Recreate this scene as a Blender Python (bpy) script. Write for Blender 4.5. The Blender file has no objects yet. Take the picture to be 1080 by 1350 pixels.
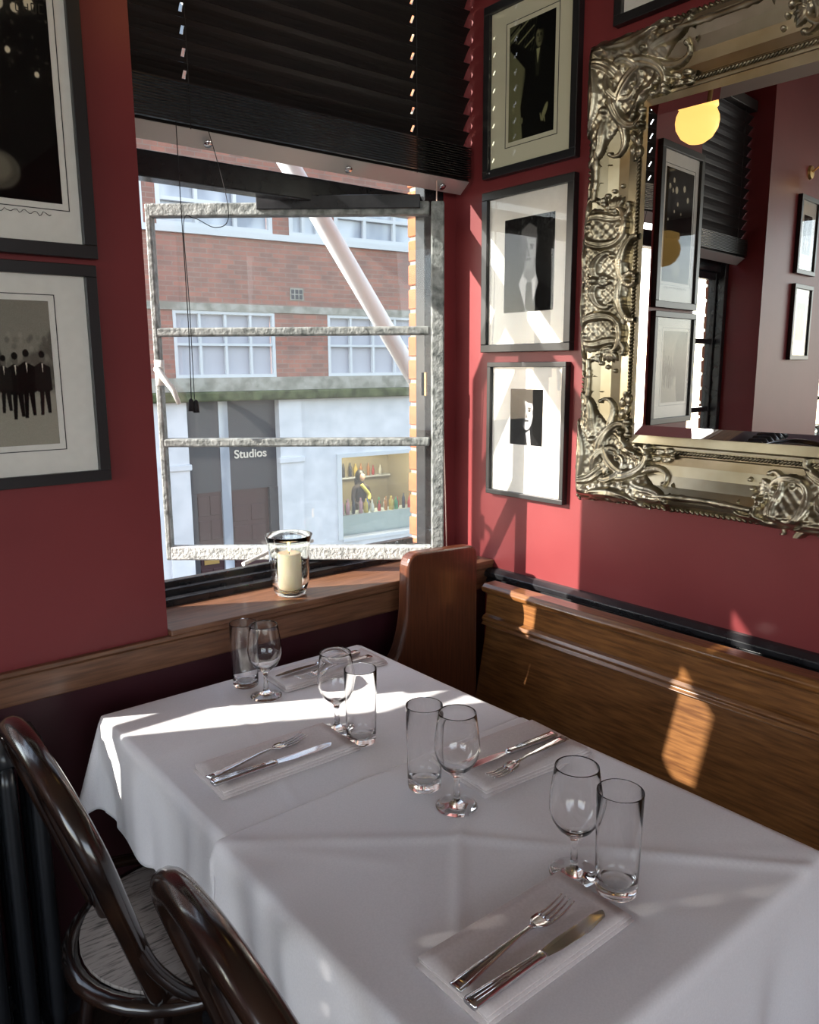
import bpy, bmesh, math, random
import numpy as np
from mathutils import Vector, Matrix, Euler
R = math.radians
C = bpy.context.scene.collection
random.seed(7)

# ------------------------------------------------------------------ camera, world, sun, exposure
def make_camera():
    yaw, pitch, roll = R(39.19), R(10.49), R(-0.344)
    f = Vector((math.sin(yaw)*math.cos(pitch), math.cos(yaw)*math.cos(pitch), -math.sin(pitch)))
    r = Vector((math.cos(yaw), -math.sin(yaw), 0)); u = r.cross(f)
    c, s = math.cos(roll), math.sin(roll)
    r, u = c*r + s*u, -s*r + c*u
    M = Matrix((r, u, -f)).transposed().to_4x4(); M.translation = Vector((0, 0, 1.45))
    cd = bpy.data.cameras.new('camera'); co = bpy.data.objects.new('camera', cd); C.objects.link(co)
    co.matrix_world = M
    cd.sensor_fit = 'VERTICAL'; cd.sensor_height = 36; cd.lens = 1040/1350*36
    cd.clip_start = 0.02
    bpy.context.scene.camera = co
make_camera()
SUN = Vector((1, -0.52, -0.58)).normalized()
sc = bpy.context.scene
sc.view_settings.view_transform = 'Standard'; sc.view_settings.look = 'None'
sc.view_settings.gamma = 1; sc.view_settings.use_curve_mapping = False
sc.view_settings.exposure = 0.0
def make_world():
    w = bpy.data.worlds.new('sky'); sc.world = w; w.use_nodes = True
    nt = w.node_tree; bg = nt.nodes['Background']
    sky = nt.nodes.new('ShaderNodeTexSky'); sky.sky_type = 'NISHITA'; sky.sun_disc = False
    sky.sun_elevation = R(26.4); sky.sun_rotation = math.atan2(-SUN.x, -SUN.y)
    sky.air_density = 1.0; sky.dust_density = .6; sky.ozone_density = 1.0
    nt.links.new(sky.outputs[0], bg.inputs[0]); hs = nt.nodes.new('ShaderNodeHueSaturation'); hs.inputs['Saturation'].default_value = .60; nt.links.new(sky.outputs[0], hs.inputs['Color']); nt.links.new(hs.outputs[0], bg.inputs[0])
    bg.inputs[1].default_value = 0.70
make_world()
def lamp(name, kind, loc, energy, color=(1, 1, 1), target=None, **kw):
    d = bpy.data.lights.new(name, kind); d.energy = energy; d.color = color
    for k, v in kw.items(): setattr(d, k, v)
    o = bpy.data.objects.new(name, d); C.objects.link(o); o.location = loc
    if target is not None: o.rotation_euler = (Vector(target)-Vector(loc)).to_track_quat('-Z', 'Y').to_euler()
    return o
lamp('sun', 'SUN', (-6, 6, 8), 17.0, (1.0, 0.93, 0.84), target=Vector((-6, 6, 8))+SUN, angle=R(0.5))
# added fill lights at unseen wall openings behind and to the left of the camera
lamp('fill_light_rear', 'AREA', (-1.4, -3.9, 1.7), 40, (0.86, 0.92, 1.0), target=(-0.4, 0, 1.1), shape='RECTANGLE', size=3.6, size_y=2.0)
lamp('fill_light_side', 'AREA', (-4.4, -0.6, 1.7), 22, (0.88, 0.93, 1.0), target=(0, 0.2, 1.1), shape='RECTANGLE', size=3.0, size_y=1.8)

# ------------------------------------------------------------------ helpers
def tag(o, label=None, cat=None, group=None, kind=None):
    if label: o['label'] = label
    if cat: o['category'] = cat
    if group: o['group'] = group
    if kind: o['kind'] = kind
    return o
def empty(name, loc=(0, 0, 0), rot=(0, 0, 0), mat=None):
    o = bpy.data.objects.new(name, None); C.objects.link(o); o.empty_display_size = .05
    if mat is not None: o.matrix_world = mat
    else: o.location = loc; o.rotation_euler = rot
    return o
class MB:
    def __init__(s): s.v = []; s.f = []
    def add(s, v, f):
        n = len(s.v); s.v += [tuple(p) for p in v]; s.f += [tuple(i+n for i in q) for q in f]; return s
    def box(s, a, b):
        x0, y0, z0 = a; x1, y1, z1 = b
        v = [(x0,y0,z0),(x1,y0,z0),(x1,y1,z0),(x0,y1,z0),(x0,y0,z1),(x1,y0,z1),(x1,y1,z1),(x0,y1,z1)]
        return s.add(v, [(3,2,1,0),(4,5,6,7),(0,1,5,4),(1,2,6,5),(2,3,7,6),(3,0,4,7)])
    def prism(s, poly, fn0, fn1):
        n = len(poly); v = [fn0(p) for p in poly]+[fn1(p) for p in poly]
        f = [tuple(range(n-1, -1, -1)), tuple(range(n, 2*n))]+[(i, (i+1) % n, n+(i+1) % n, n+i) for i in range(n)]
        return s.add(v, f)
    def lathe(s, prof, n=32, c=(0, 0, 0)):
        v = []; f = []; m = len(prof)
        for r, z in prof:
            for k in range(n):
                a = 2*math.pi*k/n; v.append((c[0]+r*math.cos(a), c[1]+r*math.sin(a), c[2]+z))
        for i in range(m-1):
            for k in range(n):
                k2 = (k+1) % n; f.append((i*n+k, i*n+k2, (i+1)*n+k2, (i+1)*n+k))
        return s.add(v, f)
    def tube(s, pts, rad, n=8, closed=False, flat=1.0, cap=True):
        P = [Vector(p) for p in pts]; m = len(P)
        if not hasattr(rad, '__len__'): rad = [rad]*m
        T = []
        for i in range(m):
            a = P[i-1] if (i > 0 or closed) else P[i]; b = P[(i+1) % m] if (i < m-1 or closed) else P[i]
            t = (b-a); T.append(t.normalized() if t.length > 1e-9 else Vector((0, 0, 1)))
        ref = Vector((0, 0, 1)) if abs(T[0].z) < .9 else Vector((1, 0, 0))
        N = (ref-T[0]*ref.dot(T[0])).normalized(); v = []; f = []
        for i in range(m):
            N = (N-T[i]*N.dot(T[i]));
            N = N.normalized() if N.length > 1e-6 else T[i].orthogonal().normalized()
            B = T[i].cross(N)
            for k in range(n):
                a = 2*math.pi*k/n
                v.append(P[i]+N*(rad[i]*flat*math.cos(a))+B*(rad[i]*math.sin(a)))
        rng = m if closed else m-1
        for i in range(rng):
            j = (i+1) % m
            for k in range(n):
                k2 = (k+1) % n; f.append((i*n+k, i*n+k2, j*n+k2, j*n+k))
        if cap and not closed:
            f.append(tuple(range(n-1, -1, -1))); f.append(tuple(range((m-1)*n, m*n)))
        return s.add(v, f)
    def ball(s, c, r, n=8, m=6):
        if not hasattr(r, '__len__'): r = (r, r, r)
        v = [(c[0], c[1], c[2]-r[2])]; f = []
        for i in range(1, m):
            ph = math.pi*i/m
            for k in range(n):
                a = 2*math.pi*k/n
                v.append((c[0]+r[0]*math.sin(ph)*math.cos(a), c[1]+r[1]*math.sin(ph)*math.sin(a), c[2]-r[2]*math.cos(ph)))
        v.append((c[0], c[1], c[2]+r[2])); L = len(v)-1
        for k in range(n):
            k2 = (k+1) % n; f.append((0, 1+k2, 1+k)); f.append((L, 1+(m-2)*n+k, 1+(m-2)*n+k2))
            for i in range(m-2): f.append((1+i*n+k, 1+i*n+k2, 1+(i+1)*n+k2, 1+(i+1)*n+k))
        return s.add(v, f)
    def build(s, name, mat, parent=None, smooth=False, bevel=0, sub=0, seg=2):
        me = bpy.data.meshes.new(name); me.from_pydata(s.v, [], s.f); me.update()
        bm = bmesh.new(); bm.from_mesh(me); bmesh.ops.recalc_face_normals(bm, faces=bm.faces); bm.to_mesh(me); bm.free()
        if mat: me.materials.append(mat)
        o = bpy.data.objects.new(name, me); C.objects.link(o)
        if parent: o.parent = parent
        if smooth:
            me.polygons.foreach_set('use_smooth', [True]*len(me.polygons))
        if bevel:
            b = o.modifiers.new('bevel', 'BEVEL'); b.width = bevel; b.segments = seg; b.limit_method = 'ANGLE'; b.angle_limit = R(40)
            b.harden_normals = False
        if sub:
            b = o.modifiers.new('sub', 'SUBSURF'); b.levels = sub; b.render_levels = sub
        return o
def copy_tree(o, parent=None):
    c = o.copy(); C.objects.link(c); c.parent = parent
    for ch in list(o.children): copy_tree(ch, c)
    return c
def smooth_path(P, n=6, closed=False):
    P = [Vector(p) for p in P]; m = len(P); out = []
    for i in range(m if closed else m-1):
        a = P[(i-1) % m] if (closed or i > 0) else P[i]; b = P[i]; c = P[(i+1) % m]
        d = P[(i+2) % m] if (closed or i < m-2) else c
        for k in range(n):
            t = k/n
            out.append(.5*((2*b)+(c-a)*t+(2*a-5*b+4*c-d)*t*t+(3*b-a-3*c+d)*t**3))
    if not closed: out.append(P[-1])
    return out

# ------------------------------------------------------------------ materials
def mat(name, col, rough=.5, metal=0, **kw):
    m = bpy.data.materials.new(name); m.use_nodes = True
    b = m.node_tree.nodes['Principled BSDF']
    b.inputs['Base Color'].default_value = (*col, 1); b.inputs['Roughness'].default_value = rough; b.inputs['Metallic'].default_value = metal
    for k, v in kw.items():
        b.inputs[k].default_value = v
    return m
def nodes(m): return m.node_tree.nodes, m.node_tree.links, m.node_tree.nodes['Principled BSDF']
def noise_color(m, c1, c2, scale=5, stretch=(1, 1, 1), detail=4, lo=.35, hi=.65, bump=0, bscale=None, coord='Object', dist=.002, rot=(0,0,0)):
    N, L, b = nodes(m)
    tc = N.new('ShaderNodeTexCoord'); mp = N.new('ShaderNodeMapping'); mp.inputs['Scale'].default_value = stretch; mp.inputs['Rotation'].default_value = rot
    L.new(tc.outputs[coord], mp.inputs[0])
    nz = N.new('ShaderNodeTexNoise'); nz.inputs['Scale'].default_value = scale; nz.inputs['Detail'].default_value = detail
    L.new(mp.outputs[0], nz.inputs['Vector'])
    cr = N.new('ShaderNodeValToRGB'); cr.color_ramp.elements[0].position = lo; cr.color_ramp.elements[1].position = hi
    cr.color_ramp.elements[0].color = (*c1, 1); cr.color_ramp.elements[1].color = (*c2, 1)
    L.new(nz.outputs[0], cr.inputs[0]); L.new(cr.outputs[0], b.inputs['Base Color'])
    if bump:
        n2 = nz
        if bscale:
            n2 = N.new('ShaderNodeTexNoise'); n2.inputs['Scale'].default_value = bscale; n2.inputs['Detail'].default_value = 5; L.new(mp.outputs[0], n2.inputs['Vector'])
        bp = N.new('ShaderNodeBump'); bp.inputs['Strength'].default_value = bump; bp.inputs['Distance'].default_value = dist
        L.new(n2.outputs[0], bp.inputs['Height']); L.new(bp.outputs[0], b.inputs['Normal'])
    return m
def wood(name, c1, c2, axis, rough=.3, coat=.4, scale=9):
    st = [16, 16, 16]; st[axis] = 1.1
    m = mat(name, c1, rough); noise_color(m, c1, c2, scale, st, 6, .32, .68, bump=.12, dist=.001)
    nodes(m)[2].inputs['Coat Weight'].default_value = coat; nodes(m)[2].inputs['Coat Roughness'].default_value = .18
    return m
M = {}
M['red'] = noise_color(mat('red_gloss_paint', (.23, .03, .04), .5), (.145, .019, .021), (.18, .027, .029), 2.5, detail=3, bump=.10, bscale=35, dist=.003)
nodes(M['red'])[2].inputs['Specular IOR Level'].default_value = .3; nodes(M['red'])[2].inputs['Coat Weight'].default_value = .12; nodes(M['red'])[2].inputs['Coat Roughness'].default_value = .25
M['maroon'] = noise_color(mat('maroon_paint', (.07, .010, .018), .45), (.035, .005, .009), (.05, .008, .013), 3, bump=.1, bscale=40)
M['ceiling'] = mat('ceiling_paint', (.55, .50, .42), .8)
M['floorwood'] = wood('floor_boards', (.02, .012, .008), (.035, .02, .012), 0, .5, .1)
M['shelfwood'] = wood('shelf_wood', (.10, .042, .020), (.20, .09, .045), 0, .4, .25)
M['benchwood'] = wood('bench_oak', (.10, .036, .010), (.235, .10, .030), 1, .3, .5, 10)
M['benchend'] = wood('bench_end_wood', (.055, .015, .006), (.10, .030, .012), 2, .3, .5)
M['blackpaint'] = noise_color(mat('black_gloss_paint', (.012, .012, .014), .25), (.010, .010, .012), (.02, .02, .022), 20, bump=.12, bscale=60)
M['greypaint'] = noise_color(mat('weathered_sash_paint', (.35, .37, .36), .5), (.085, .095, .09), (.26, .275, .265), 45, detail=8, lo=.32, hi=.60, bump=.8, bscale=90, dist=.004)
M['whitepaint'] = noise_color(mat('flaking_white_paint', (.45, .46, .45), .6), (.20, .21, .20), (.52, .53, .51), 50, detail=8, lo=.3, hi=.5, bump=.9, bscale=110, dist=.005)
M['slat'] = noise_color(mat('blind_slat', (.010, .008, .008), .42), (.007, .006, .006), (.018, .013, .012), 12, (1, 25, 25), 5, bump=.08)
M['railmetal'] = mat('rail_underside_metal', (.50, .49, .47), .35, .5)
M['cord'] = mat('blind_cord', (.01, .008, .01), .7)
M['cordlight'] = mat('worn_cord', (.55, .38, .32), .8)
M['chrome'] = mat('steel', (.68, .68, .70), .14, 1)
M['whitemetal'] = mat('painted_catch', (.75, .74, .70), .35)
M['brass'] = mat('brass', (.7, .48, .2), .3, 1)
M['frameblack'] = mat('picture_frame_black', (.012, .012, .013), .35)
M['mat'] = noise_color(mat('mount_board', (.74, .72, .66), .8), (.72, .70, .64), (.76, .74, .68), 60)
M['cloth'] = noise_color(mat('table_linen', (.80, .77, .79), .75), (.78, .75, .77), (.83, .80, .82), 400, bump=.05, bscale=900, dist=.0004)
nodes(M['cloth'])[2].inputs['Sheen Weight'].default_value = .2
M['napkin'] = noise_color(mat('napkin_linen', (.74, .67, .66), .8), (.64, .57, .56), (.70, .63, .62), 300, bump=.1, bscale=900, dist=.0004)
M['bentwood'] = noise_color(mat('bentwood_varnish', (.035, .014, .008), .22), (.006, .003, .0025), (.022, .009, .005), 14, (1, 1, 1), 5, bump=.06)
nodes(M['bentwood'])[2].inputs['Coat Weight'].default_value = .7; nodes(M['bentwood'])[2].inputs['Coat Roughness'].default_value = .12
M['seatply'] = noise_color(mat('seat_plywood', (.30, .26, .23), .35), (.05, .045, .04), (.36, .32, .29), 9, (3, 26, 1), 6, .3, .5, bump=.3)
M['radiator'] = mat('radiator_black', (.012, .013, .015), .28, Specular_IOR_Level=.6) if False else mat('radiator_black', (.012, .013, .015), .28)
M['wax'] = mat('candle_wax', (.85, .72, .50), .5); nodes(M['wax'])[2].inputs['Subsurface Weight'].default_value = .4
nodes(M['wax'])[2].inputs['Subsurface Radius'].default_value = (.02, .01, .005)
def emit(name, col, s):
    m = bpy.data.materials.new(name); m.use_nodes = True; N, L, b = nodes(m)
    b.inputs['Base Color'].default_value = (*col, 1); b.inputs['Emission Color'].default_value = (*col, 1); b.inputs['Emission Strength'].default_value = s
    return m
M['flame'] = emit('flame', (1, .55, .15), 6)
M['globe'] = emit('lamp_globe_glass', (1.0, .60, .16), 1.5)
def glass(name, col=(1, 1, 1), ior=1.45, rough=0):
    m = bpy.data.materials.new(name); m.use_nodes = True; N, L, b = nodes(m)
    b.inputs['Base Color'].default_value = (*col, 1); b.inputs['Roughness'].default_value = rough
    b.inputs['IOR'].default_value = ior; b.inputs['Transmission Weight'].default_value = 1
    return m
M['glass'] = glass('drinking_glass')
M['vase'] = glass('candle_vase_glass', (.97, 1, .99))
def pane(name, tint=(.93, .95, .95), refl=.05, haze=.0):
    m = bpy.data.materials.new(name); m.use_nodes = True; nt = m.node_tree; N = nt.nodes; L = nt.links
    out = N['Material Output']; N.remove(N['Principled BSDF'])
    tr = N.new('ShaderNodeBsdfTransparent'); tr.inputs[0].default_value = (*tint, 1)
    gl = N.new('ShaderNodeBsdfGlossy'); gl.inputs['Roughness'].default_value = .02
    lw = N.new('ShaderNodeLayerWeight'); lw.inputs[0].default_value = .5
    pw = N.new('ShaderNodeMath'); pw.operation = 'POWER'; pw.inputs[1].default_value = 5; L.new(lw.outputs['Facing'], pw.inputs[0])
    fr = N.new('ShaderNodeMath'); fr.operation = 'MULTIPLY_ADD'; fr.inputs[1].default_value = .8; fr.inputs[2].default_value = refl*.6; L.new(pw.outputs[0], fr.inputs[0])
    mx = N.new('ShaderNodeMixShader'); L.new(fr.outputs[0], mx.inputs[0]); L.new(tr.outputs[0], mx.inputs[1]); L.new(gl.outputs[0], mx.inputs[2])
    last = mx
    if haze:
        df = N.new('ShaderNodeBsdfDiffuse'); df.inputs[0].default_value = (.8, .8, .8, 1)
        m2 = N.new('ShaderNodeMixShader'); m2.inputs[0].default_value = haze
        L.new(mx.outputs[0], m2.inputs[1]); L.new(df.outputs[0], m2.inputs[2]); last = m2
    L.new(last.outputs[0], out.inputs[0]); return m
M['pane'] = pane('window_glass', haze=.03)
M['picglass'] = pane('picture_glass', (.98, .98, .98), .025)
M['mirror'] = mat('mirror_silver', (.82, .82, .80), .0, 1)
M['gold'] = noise_color(mat('silver_gilt', (.55, .47, .33), .34, 1), (.13, .11, .07), (.50, .45, .34), 18, detail=6, lo=.3, hi=.62, bump=.15, bscale=60)
M['golddark'] = noise_color(mat('aged_gilt', (.30, .25, .17), .38, 1), (.06, .05, .032), (.30, .26, .18), 40, detail=5, lo=.35, hi=.6, bump=.2, bscale=120)
M['goldplain'] = noise_color(mat('smooth_gilt', (.62, .54, .38), .30, 1), (.34, .29, .19), (.50, .45, .33), 8, (1, 1, 1), 3, bump=.05)
def brickmat(name, c1, c2, mortar, scale, bw=.225, bh=.075, rot=(R(90), 0, 0)):
    m = mat(name, c1, .85); N, L, b = nodes(m)
    tc = N.new('ShaderNodeTexCoord'); mp = N.new('ShaderNodeMapping'); mp.inputs['Rotation'].default_value = rot
    bt = N.new('ShaderNodeTexBrick'); bt.inputs['Scale'].default_value = scale; bt.inputs['Brick Width'].default_value = bw; bt.inputs['Row Height'].default_value = bh
    bt.inputs['Mortar Size'].default_value = .007; bt.inputs['Color1'].default_value = (*c1, 1); bt.inputs['Color2'].default_value = (*c2, 1); bt.inputs['Mortar'].default_value = (*mortar, 1)
    L.new(tc.outputs['Object'], mp.inputs[0]); L.new(mp.outputs[0], bt.inputs['Vector'])
    nz = N.new('ShaderNodeTexNoise'); nz.inputs['Scale'].default_value = 3.0; L.new(mp.outputs[0], nz.inputs['Vector'])
    mx = N.new('ShaderNodeMix'); mx.data_type = 'RGBA'; mx.blend_type = 'MULTIPLY'; mx.inputs[0].default_value = .6
    L.new(bt.outputs[0], mx.inputs[6]); L.new(nz.outputs[0], mx.inputs[7]); 
    cr = N.new('ShaderNodeBrightContrast'); cr.inputs[1].default_value = .06; L.new(mx.outputs[2], cr.inputs[0]); L.new(cr.outputs[0], b.inputs['Base Color'])
    return m
M['farbrick'] = brickmat('far_brickwork', (.46, .15, .09), (.30, .12, .08), (.34, .21, .155), 1.0)
M['brickA'] = noise_color(mat('brick_face', (.55, .16, .06), .9), (.26, .07, .03), (.40, .13, .055), 14, bump=.4, bscale=60)
M['mortar'] = mat('mortar', (.36, .29, .21), .95)
M['render'] = noise_color(mat('white_render', (.72, .72, .74), .8), (.62, .63, .66), (.74, .74, .77), 3)
M['stone'] = noise_color(mat('stone_cornice', (.36, .34, .30), .9), (.25, .24, .20), (.42, .40, .35), 6)
M['moss'] = noise_color(mat('mossy_ledge', (.07, .09, .04), .95), (.04, .05, .02), (.13, .15, .07), 5, detail=6)
M['farwin'] = mat('far_window_frame', (.62, .64, .66), .5)
M['farglass'] = noise_color(mat('far_window_glass', (.30, .33, .38), .15), (.30, .33, .39), (.62, .65, .70), 1.6, (1, 1, .4), 2, lo=.45, hi=.6)
M['farblind'] = mat('pale_blinds', (.50, .50, .55), .6)
M['doorgrey'] = mat('dark_grey_shopfront', (.045, .045, .055), .4)
M['doorred'] = mat('dark_red_door', (.05, .018, .022), .4)
M['sign'] = mat('pale_lettering', (.75, .66, .55), .6)
M['asphalt'] = noise_color(mat('asphalt', (.06, .06, .062), .9), (.05, .05, .05), (.08, .08, .08), 20)
M['paving'] = mat('paving', (.30, .29, .27), .9)

# ------------------------------------------------------------------ room shell
XR, Y0, Y1, YO = 1.71, 1.70, 1.865, 1.93      # right wall, pier face, window plane, outer face
W1 = (.600, 1.66); P1 = .665; W2 = (-.52, .20); W3 = (-2.35, -1.45); ZS, ZT = .853, 2.66
def struct(name, mb, m, parent=None, **k):
    o = mb.build(name, m, parent, **k)
    if parent is None: tag(o, kind='structure')
    return o
w = MB()
for a, b in ((-5.0, W3[0]), (W3[1], W2[0])): w.box((a, Y0, ZS-.010), (b, YO, 2.9))
w.box((W2[1], Y1, ZS-.010), (W1[0], YO, 2.9)); w.box((W2[1], Y0, ZS-.010), (P1, Y1, 2.9))
w.box((W1[1], Y1, .0), (XR+.15, YO, 2.9))
for a, b in (W1, W2, W3): w.box((a, Y1, ZT), (b, YO, 2.9))
wall_back = struct('wall_back', w, M['red'])
w = MB()
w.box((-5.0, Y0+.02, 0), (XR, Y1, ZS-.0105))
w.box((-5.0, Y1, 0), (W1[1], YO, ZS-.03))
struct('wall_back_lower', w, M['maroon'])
struct('wall_right', MB().box((XR, -4.0, 0), (XR+.15, Y1+.005, 2.9)), M['red'])
w = MB().box((-5, -4.15, 0), (XR+.15, -4, .7)).box((-5, -4.15, 2.75), (XR+.15, -4, 2.9)).box((.5, -4.15, .7), (XR+.15, -4, 2.75)).box((-5, -4.15, .7), (-3.4, -4, 2.75))
struct('wall_rear', w, M['red'])
w = MB().box((-4.65, -4, 0), (-4.5, Y1+.005, .7)).box((-4.65, -4, 2.75), (-4.5, Y1+.005, 2.9)).box((-4.65, 1.0, .7), (-4.5, Y1+.005, 2.75)).box((-4.65, -4, .7), (-4.5, -2.3, 2.75))
struct('wall_left', w, M['red'])
struct('floor', MB().box((-5, -4.2, -.1), (XR+.15, YO, 0)), M['floorwood'])
struct('ceiling', MB().box((-5, -4.2, 2.9), (XR+.15, YO, 3.0)), M['ceiling'])
# dado rail and window shelves
tr = MB().prism([(0, 0), (-.024, .006), (-.024, .066), (-.034, .072), (-.034, .082), (0, .082)],
                lambda p: (-4.5, Y0+.02+p[0], ZS-.092+p[1]), lambda p: (XR-.001, Y0+.02+p[0], ZS-.092+p[1]))
struct('trim_1', tr, M['shelfwood'], bevel=.002)
tr = MB()
for a, b in ((P1, W1[1]), W2, W3): tr.box((a+.001, Y0-.018, ZS-.010), (b-.001 if b < 1.5 else XR-.001, Y1+.04, ZS+.004))
struct('trim_2', tr, M['shelfwood'], bevel=.003)
# black rail above the bench on the right wall
tr = MB().prism([(0, 0), (-.016, 0), (-.024, .010), (-.018, .018), (-.030, .026), (-.030, .040), (-.012, .050), (0, .052)],
                lambda p: (XR+p[0], -4, .782+p[1]), lambda p: (XR+p[0], Y1-.17, .782+p[1]))
struct('trim_3', tr, M['blackpaint'], bevel=.002)
tr = MB().box((XR-.02, -4, 0), (XR, Y0, .14)); struct('baseboard_right', tr, M['blackpaint'], bevel=.003)
tr = MB().box((-4.5, Y0, 0), (XR-.02, Y0+.02, .14)); struct('baseboard_back', tr, M['blackpaint'], bevel=.003)

# ------------------------------------------------------------------ windows
def window(idx, x0, x1, sash_open, trans=1.93):
    win = empty('window_%d' % idx, ((x0+x1)/2, Y1, ZS)); tag(win, kind='structure')
    ox, oy, oz = (x0+x1)/2, Y1, ZS
    def B(m, a, b): return m.box((a[0]-ox, a[1]-oy, a[2]-oz), (b[0]-ox, b[1]-oy, b[2]-oz))
    jl, jr = x0+.04 if x1-x0 > .9 else x0+.04, x1-.075 if x1-x0 > .9 else x1-.04
    for a, b in ((x0, jl), (jr, x1)):
        m = MB(); B(m, (a, Y1, ZS), (b, Y1+.045, ZT))
        m.build('jamb', M['blackpaint'], win, bevel=.003)
    m = MB(); B(m, (jl, Y1, ZS), (jr, Y1+.035, ZS+.022)); B(m, (jl, Y1+.035, ZS), (jr, Y1+.06, ZS+.038)); B(m, (jl, Y1+.06, ZS), (jr, Y1+.085, ZS+.052))
    m.build('bottom_rail', M['blackpaint'], win, bevel=.003)
    m = MB(); B(m, (jl, Y1+.02, trans-.045), (jr, Y1+.075, trans+.015)); m.build('transom', M['blackpaint'], win, bevel=.004)
    m = MB(); B(m, (jl, Y1+.02, ZT-.05), (jr, Y1+.075, ZT)); m.build('head_rail', M['blackpaint'], win, bevel=.004)
    m = MB(); B(m, (jl, Y1+.055, trans+.015), (jr, Y1+.059, ZT-.05)); m.build('transom_pane', M['pane'], win)
    return win, jl, jr
def sash(name, win, px, py, ang, half, z0, z1, label_mat, bars=2, loc0=None):
    """pivoting sash in its own turned frame; a part of the window"""
    s = empty(name); s.parent = win
    s.location = Vector((px, py, z0))-Vector(win.location); s.rotation_euler = (0, 0, ang)
    h = z1-z0; t = .018
    fr = MB()
    fr.box((-half, -t, 0), (-half+.036, t, h)); fr.box((half-.042, -t, 0), (half, t, h))
    fr.box((-half+.036, -t, 0), (half-.042, t, .040)); fr.box((-half+.036, -t, h-.036), (half-.042, t, h))
    fr.build('sash_frame', label_mat, s, bevel=.004)
    for i in range(bars):
        z = (h)*(i+1)/(bars+1)
        b = MB().box((-half+.036, -t*.9, z-.011), (half-.042, t*.9, z+.011)); b.build('glazing_bar', label_mat, s, bevel=.004)
    zs = [.040]+[h*(i+1)/(bars+1) for i in range(bars)]+[h-.036]
    for i in range(bars+1):
        a = zs[i]+(.011 if i else 0); b = zs[i+1]-(.011 if i < bars else 0)
        MB().box((-half+.036, -.002, a), (half-.042, .002, b)).build('pane', M['pane'], s)
    return s
win1, jl, jr = window(1, *W1, True)
ang1 = R(-40)
# the three parts of the opened sash hang under the window through one pivoted holder
def sash_parts(win, px, py, ang, half, z0, z1, m_, zbars, handle=True):
    base = Matrix.Translation(Vector((px, py, z0))-Vector(win.location)) @ Matrix.Rotation(ang, 4, 'Z')
    h = z1-z0; t = .018
    def put(o): o.matrix_local = base; return o
    fr = MB()
    for a, b in (((-half, -t, 0), (-half+.016, t, h)), ((half-.036, -t, 0), (half, t, h)), ((-half+.012, -t, h-.034), (half-.04, t, h))): fr.box(a, b)
    fo = put(fr.build('sash_frame', m_, win, bevel=.004))
    put(MB().box((-half+.012, -t, 0), (half-.036, t, .040)).build('sash_bottom_rail', M['whitepaint'] if m_ is M['greypaint'] else m_, win, bevel=.004))
    for z in zbars:
        put(MB().box((-half+.012, -t, z-z0-.012), (half-.04, t, z-z0+.012)).build('glazing_bar', m_, win, bevel=.005))
    ed = [z0+.040]+list(zbars)+[z1-.034]
    for i in range(len(ed)-1):
        put(MB().box((-half+.016, -.0015, ed[i]-z0), (half-.036, .0015, ed[i+1]-z0)).build('pane', M['pane'], win))
    return fo, base
PX, PY = 1.187, 1.940
fo, base = sash_parts(win1, PX, PY, ang1, .405, .895, 1.885, M['greypaint'], (1.238, 1.546))
# handle on the outer stile
hd = MB(); hd.box((-.012, -.03, -.035), (.012, -.018, .035)); hd.tube([(0, -.03, .01), (0, -.05, .01), (.01, -.056, .0), (.045, -.06, -.045), (.06, -.06, -.085)], [.008, .009, .009, .008, .006], 8)
o = hd.build('catch_handle', M['whitemetal'], win1, smooth=True); o.matrix_local = base @ Matrix.Translation((-.405+.017, 0, .54)); tag(o, 'off-white cranked catch handle')
o = MB().box((-.10, -.03, .97), (.34, -.018, 1.005)).build('weather_bar', M['blackpaint'], win1, bevel=.002); o.matrix_local = base
o = MB().tube([Vector(p)-Vector(win1.location) for p in ((.98, 1.93, .915), (1.10, 1.985, .925), (1.25, 2.0, .93))], .006, 8).build('stay_bar', M['whitemetal'], win1)
# brass hinge on the right jamb
o = MB().box((0, 0, 0), (.006, .02, .07)).build('hinge_plate', M['brass'], win1); o.location = Vector((1.585, 1.862, 1.36))-Vector(win1.location)

win2, a2, b2 = window(2, *W2, False)
sash_parts(win2, (a2+b2)/2, Y1+.055, 0, (b2-a2)/2-.004, .905, 1.885, M['blackpaint'], (1.23, 1.56))
win3, a3, b3 = window(3, *W3, False)
sash_parts(win3, (a3+b3)/2, Y1+.055, 0, (b3-a3)/2-.004, .905, 1.885, M['blackpaint'], (1.23, 1.56))

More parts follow.
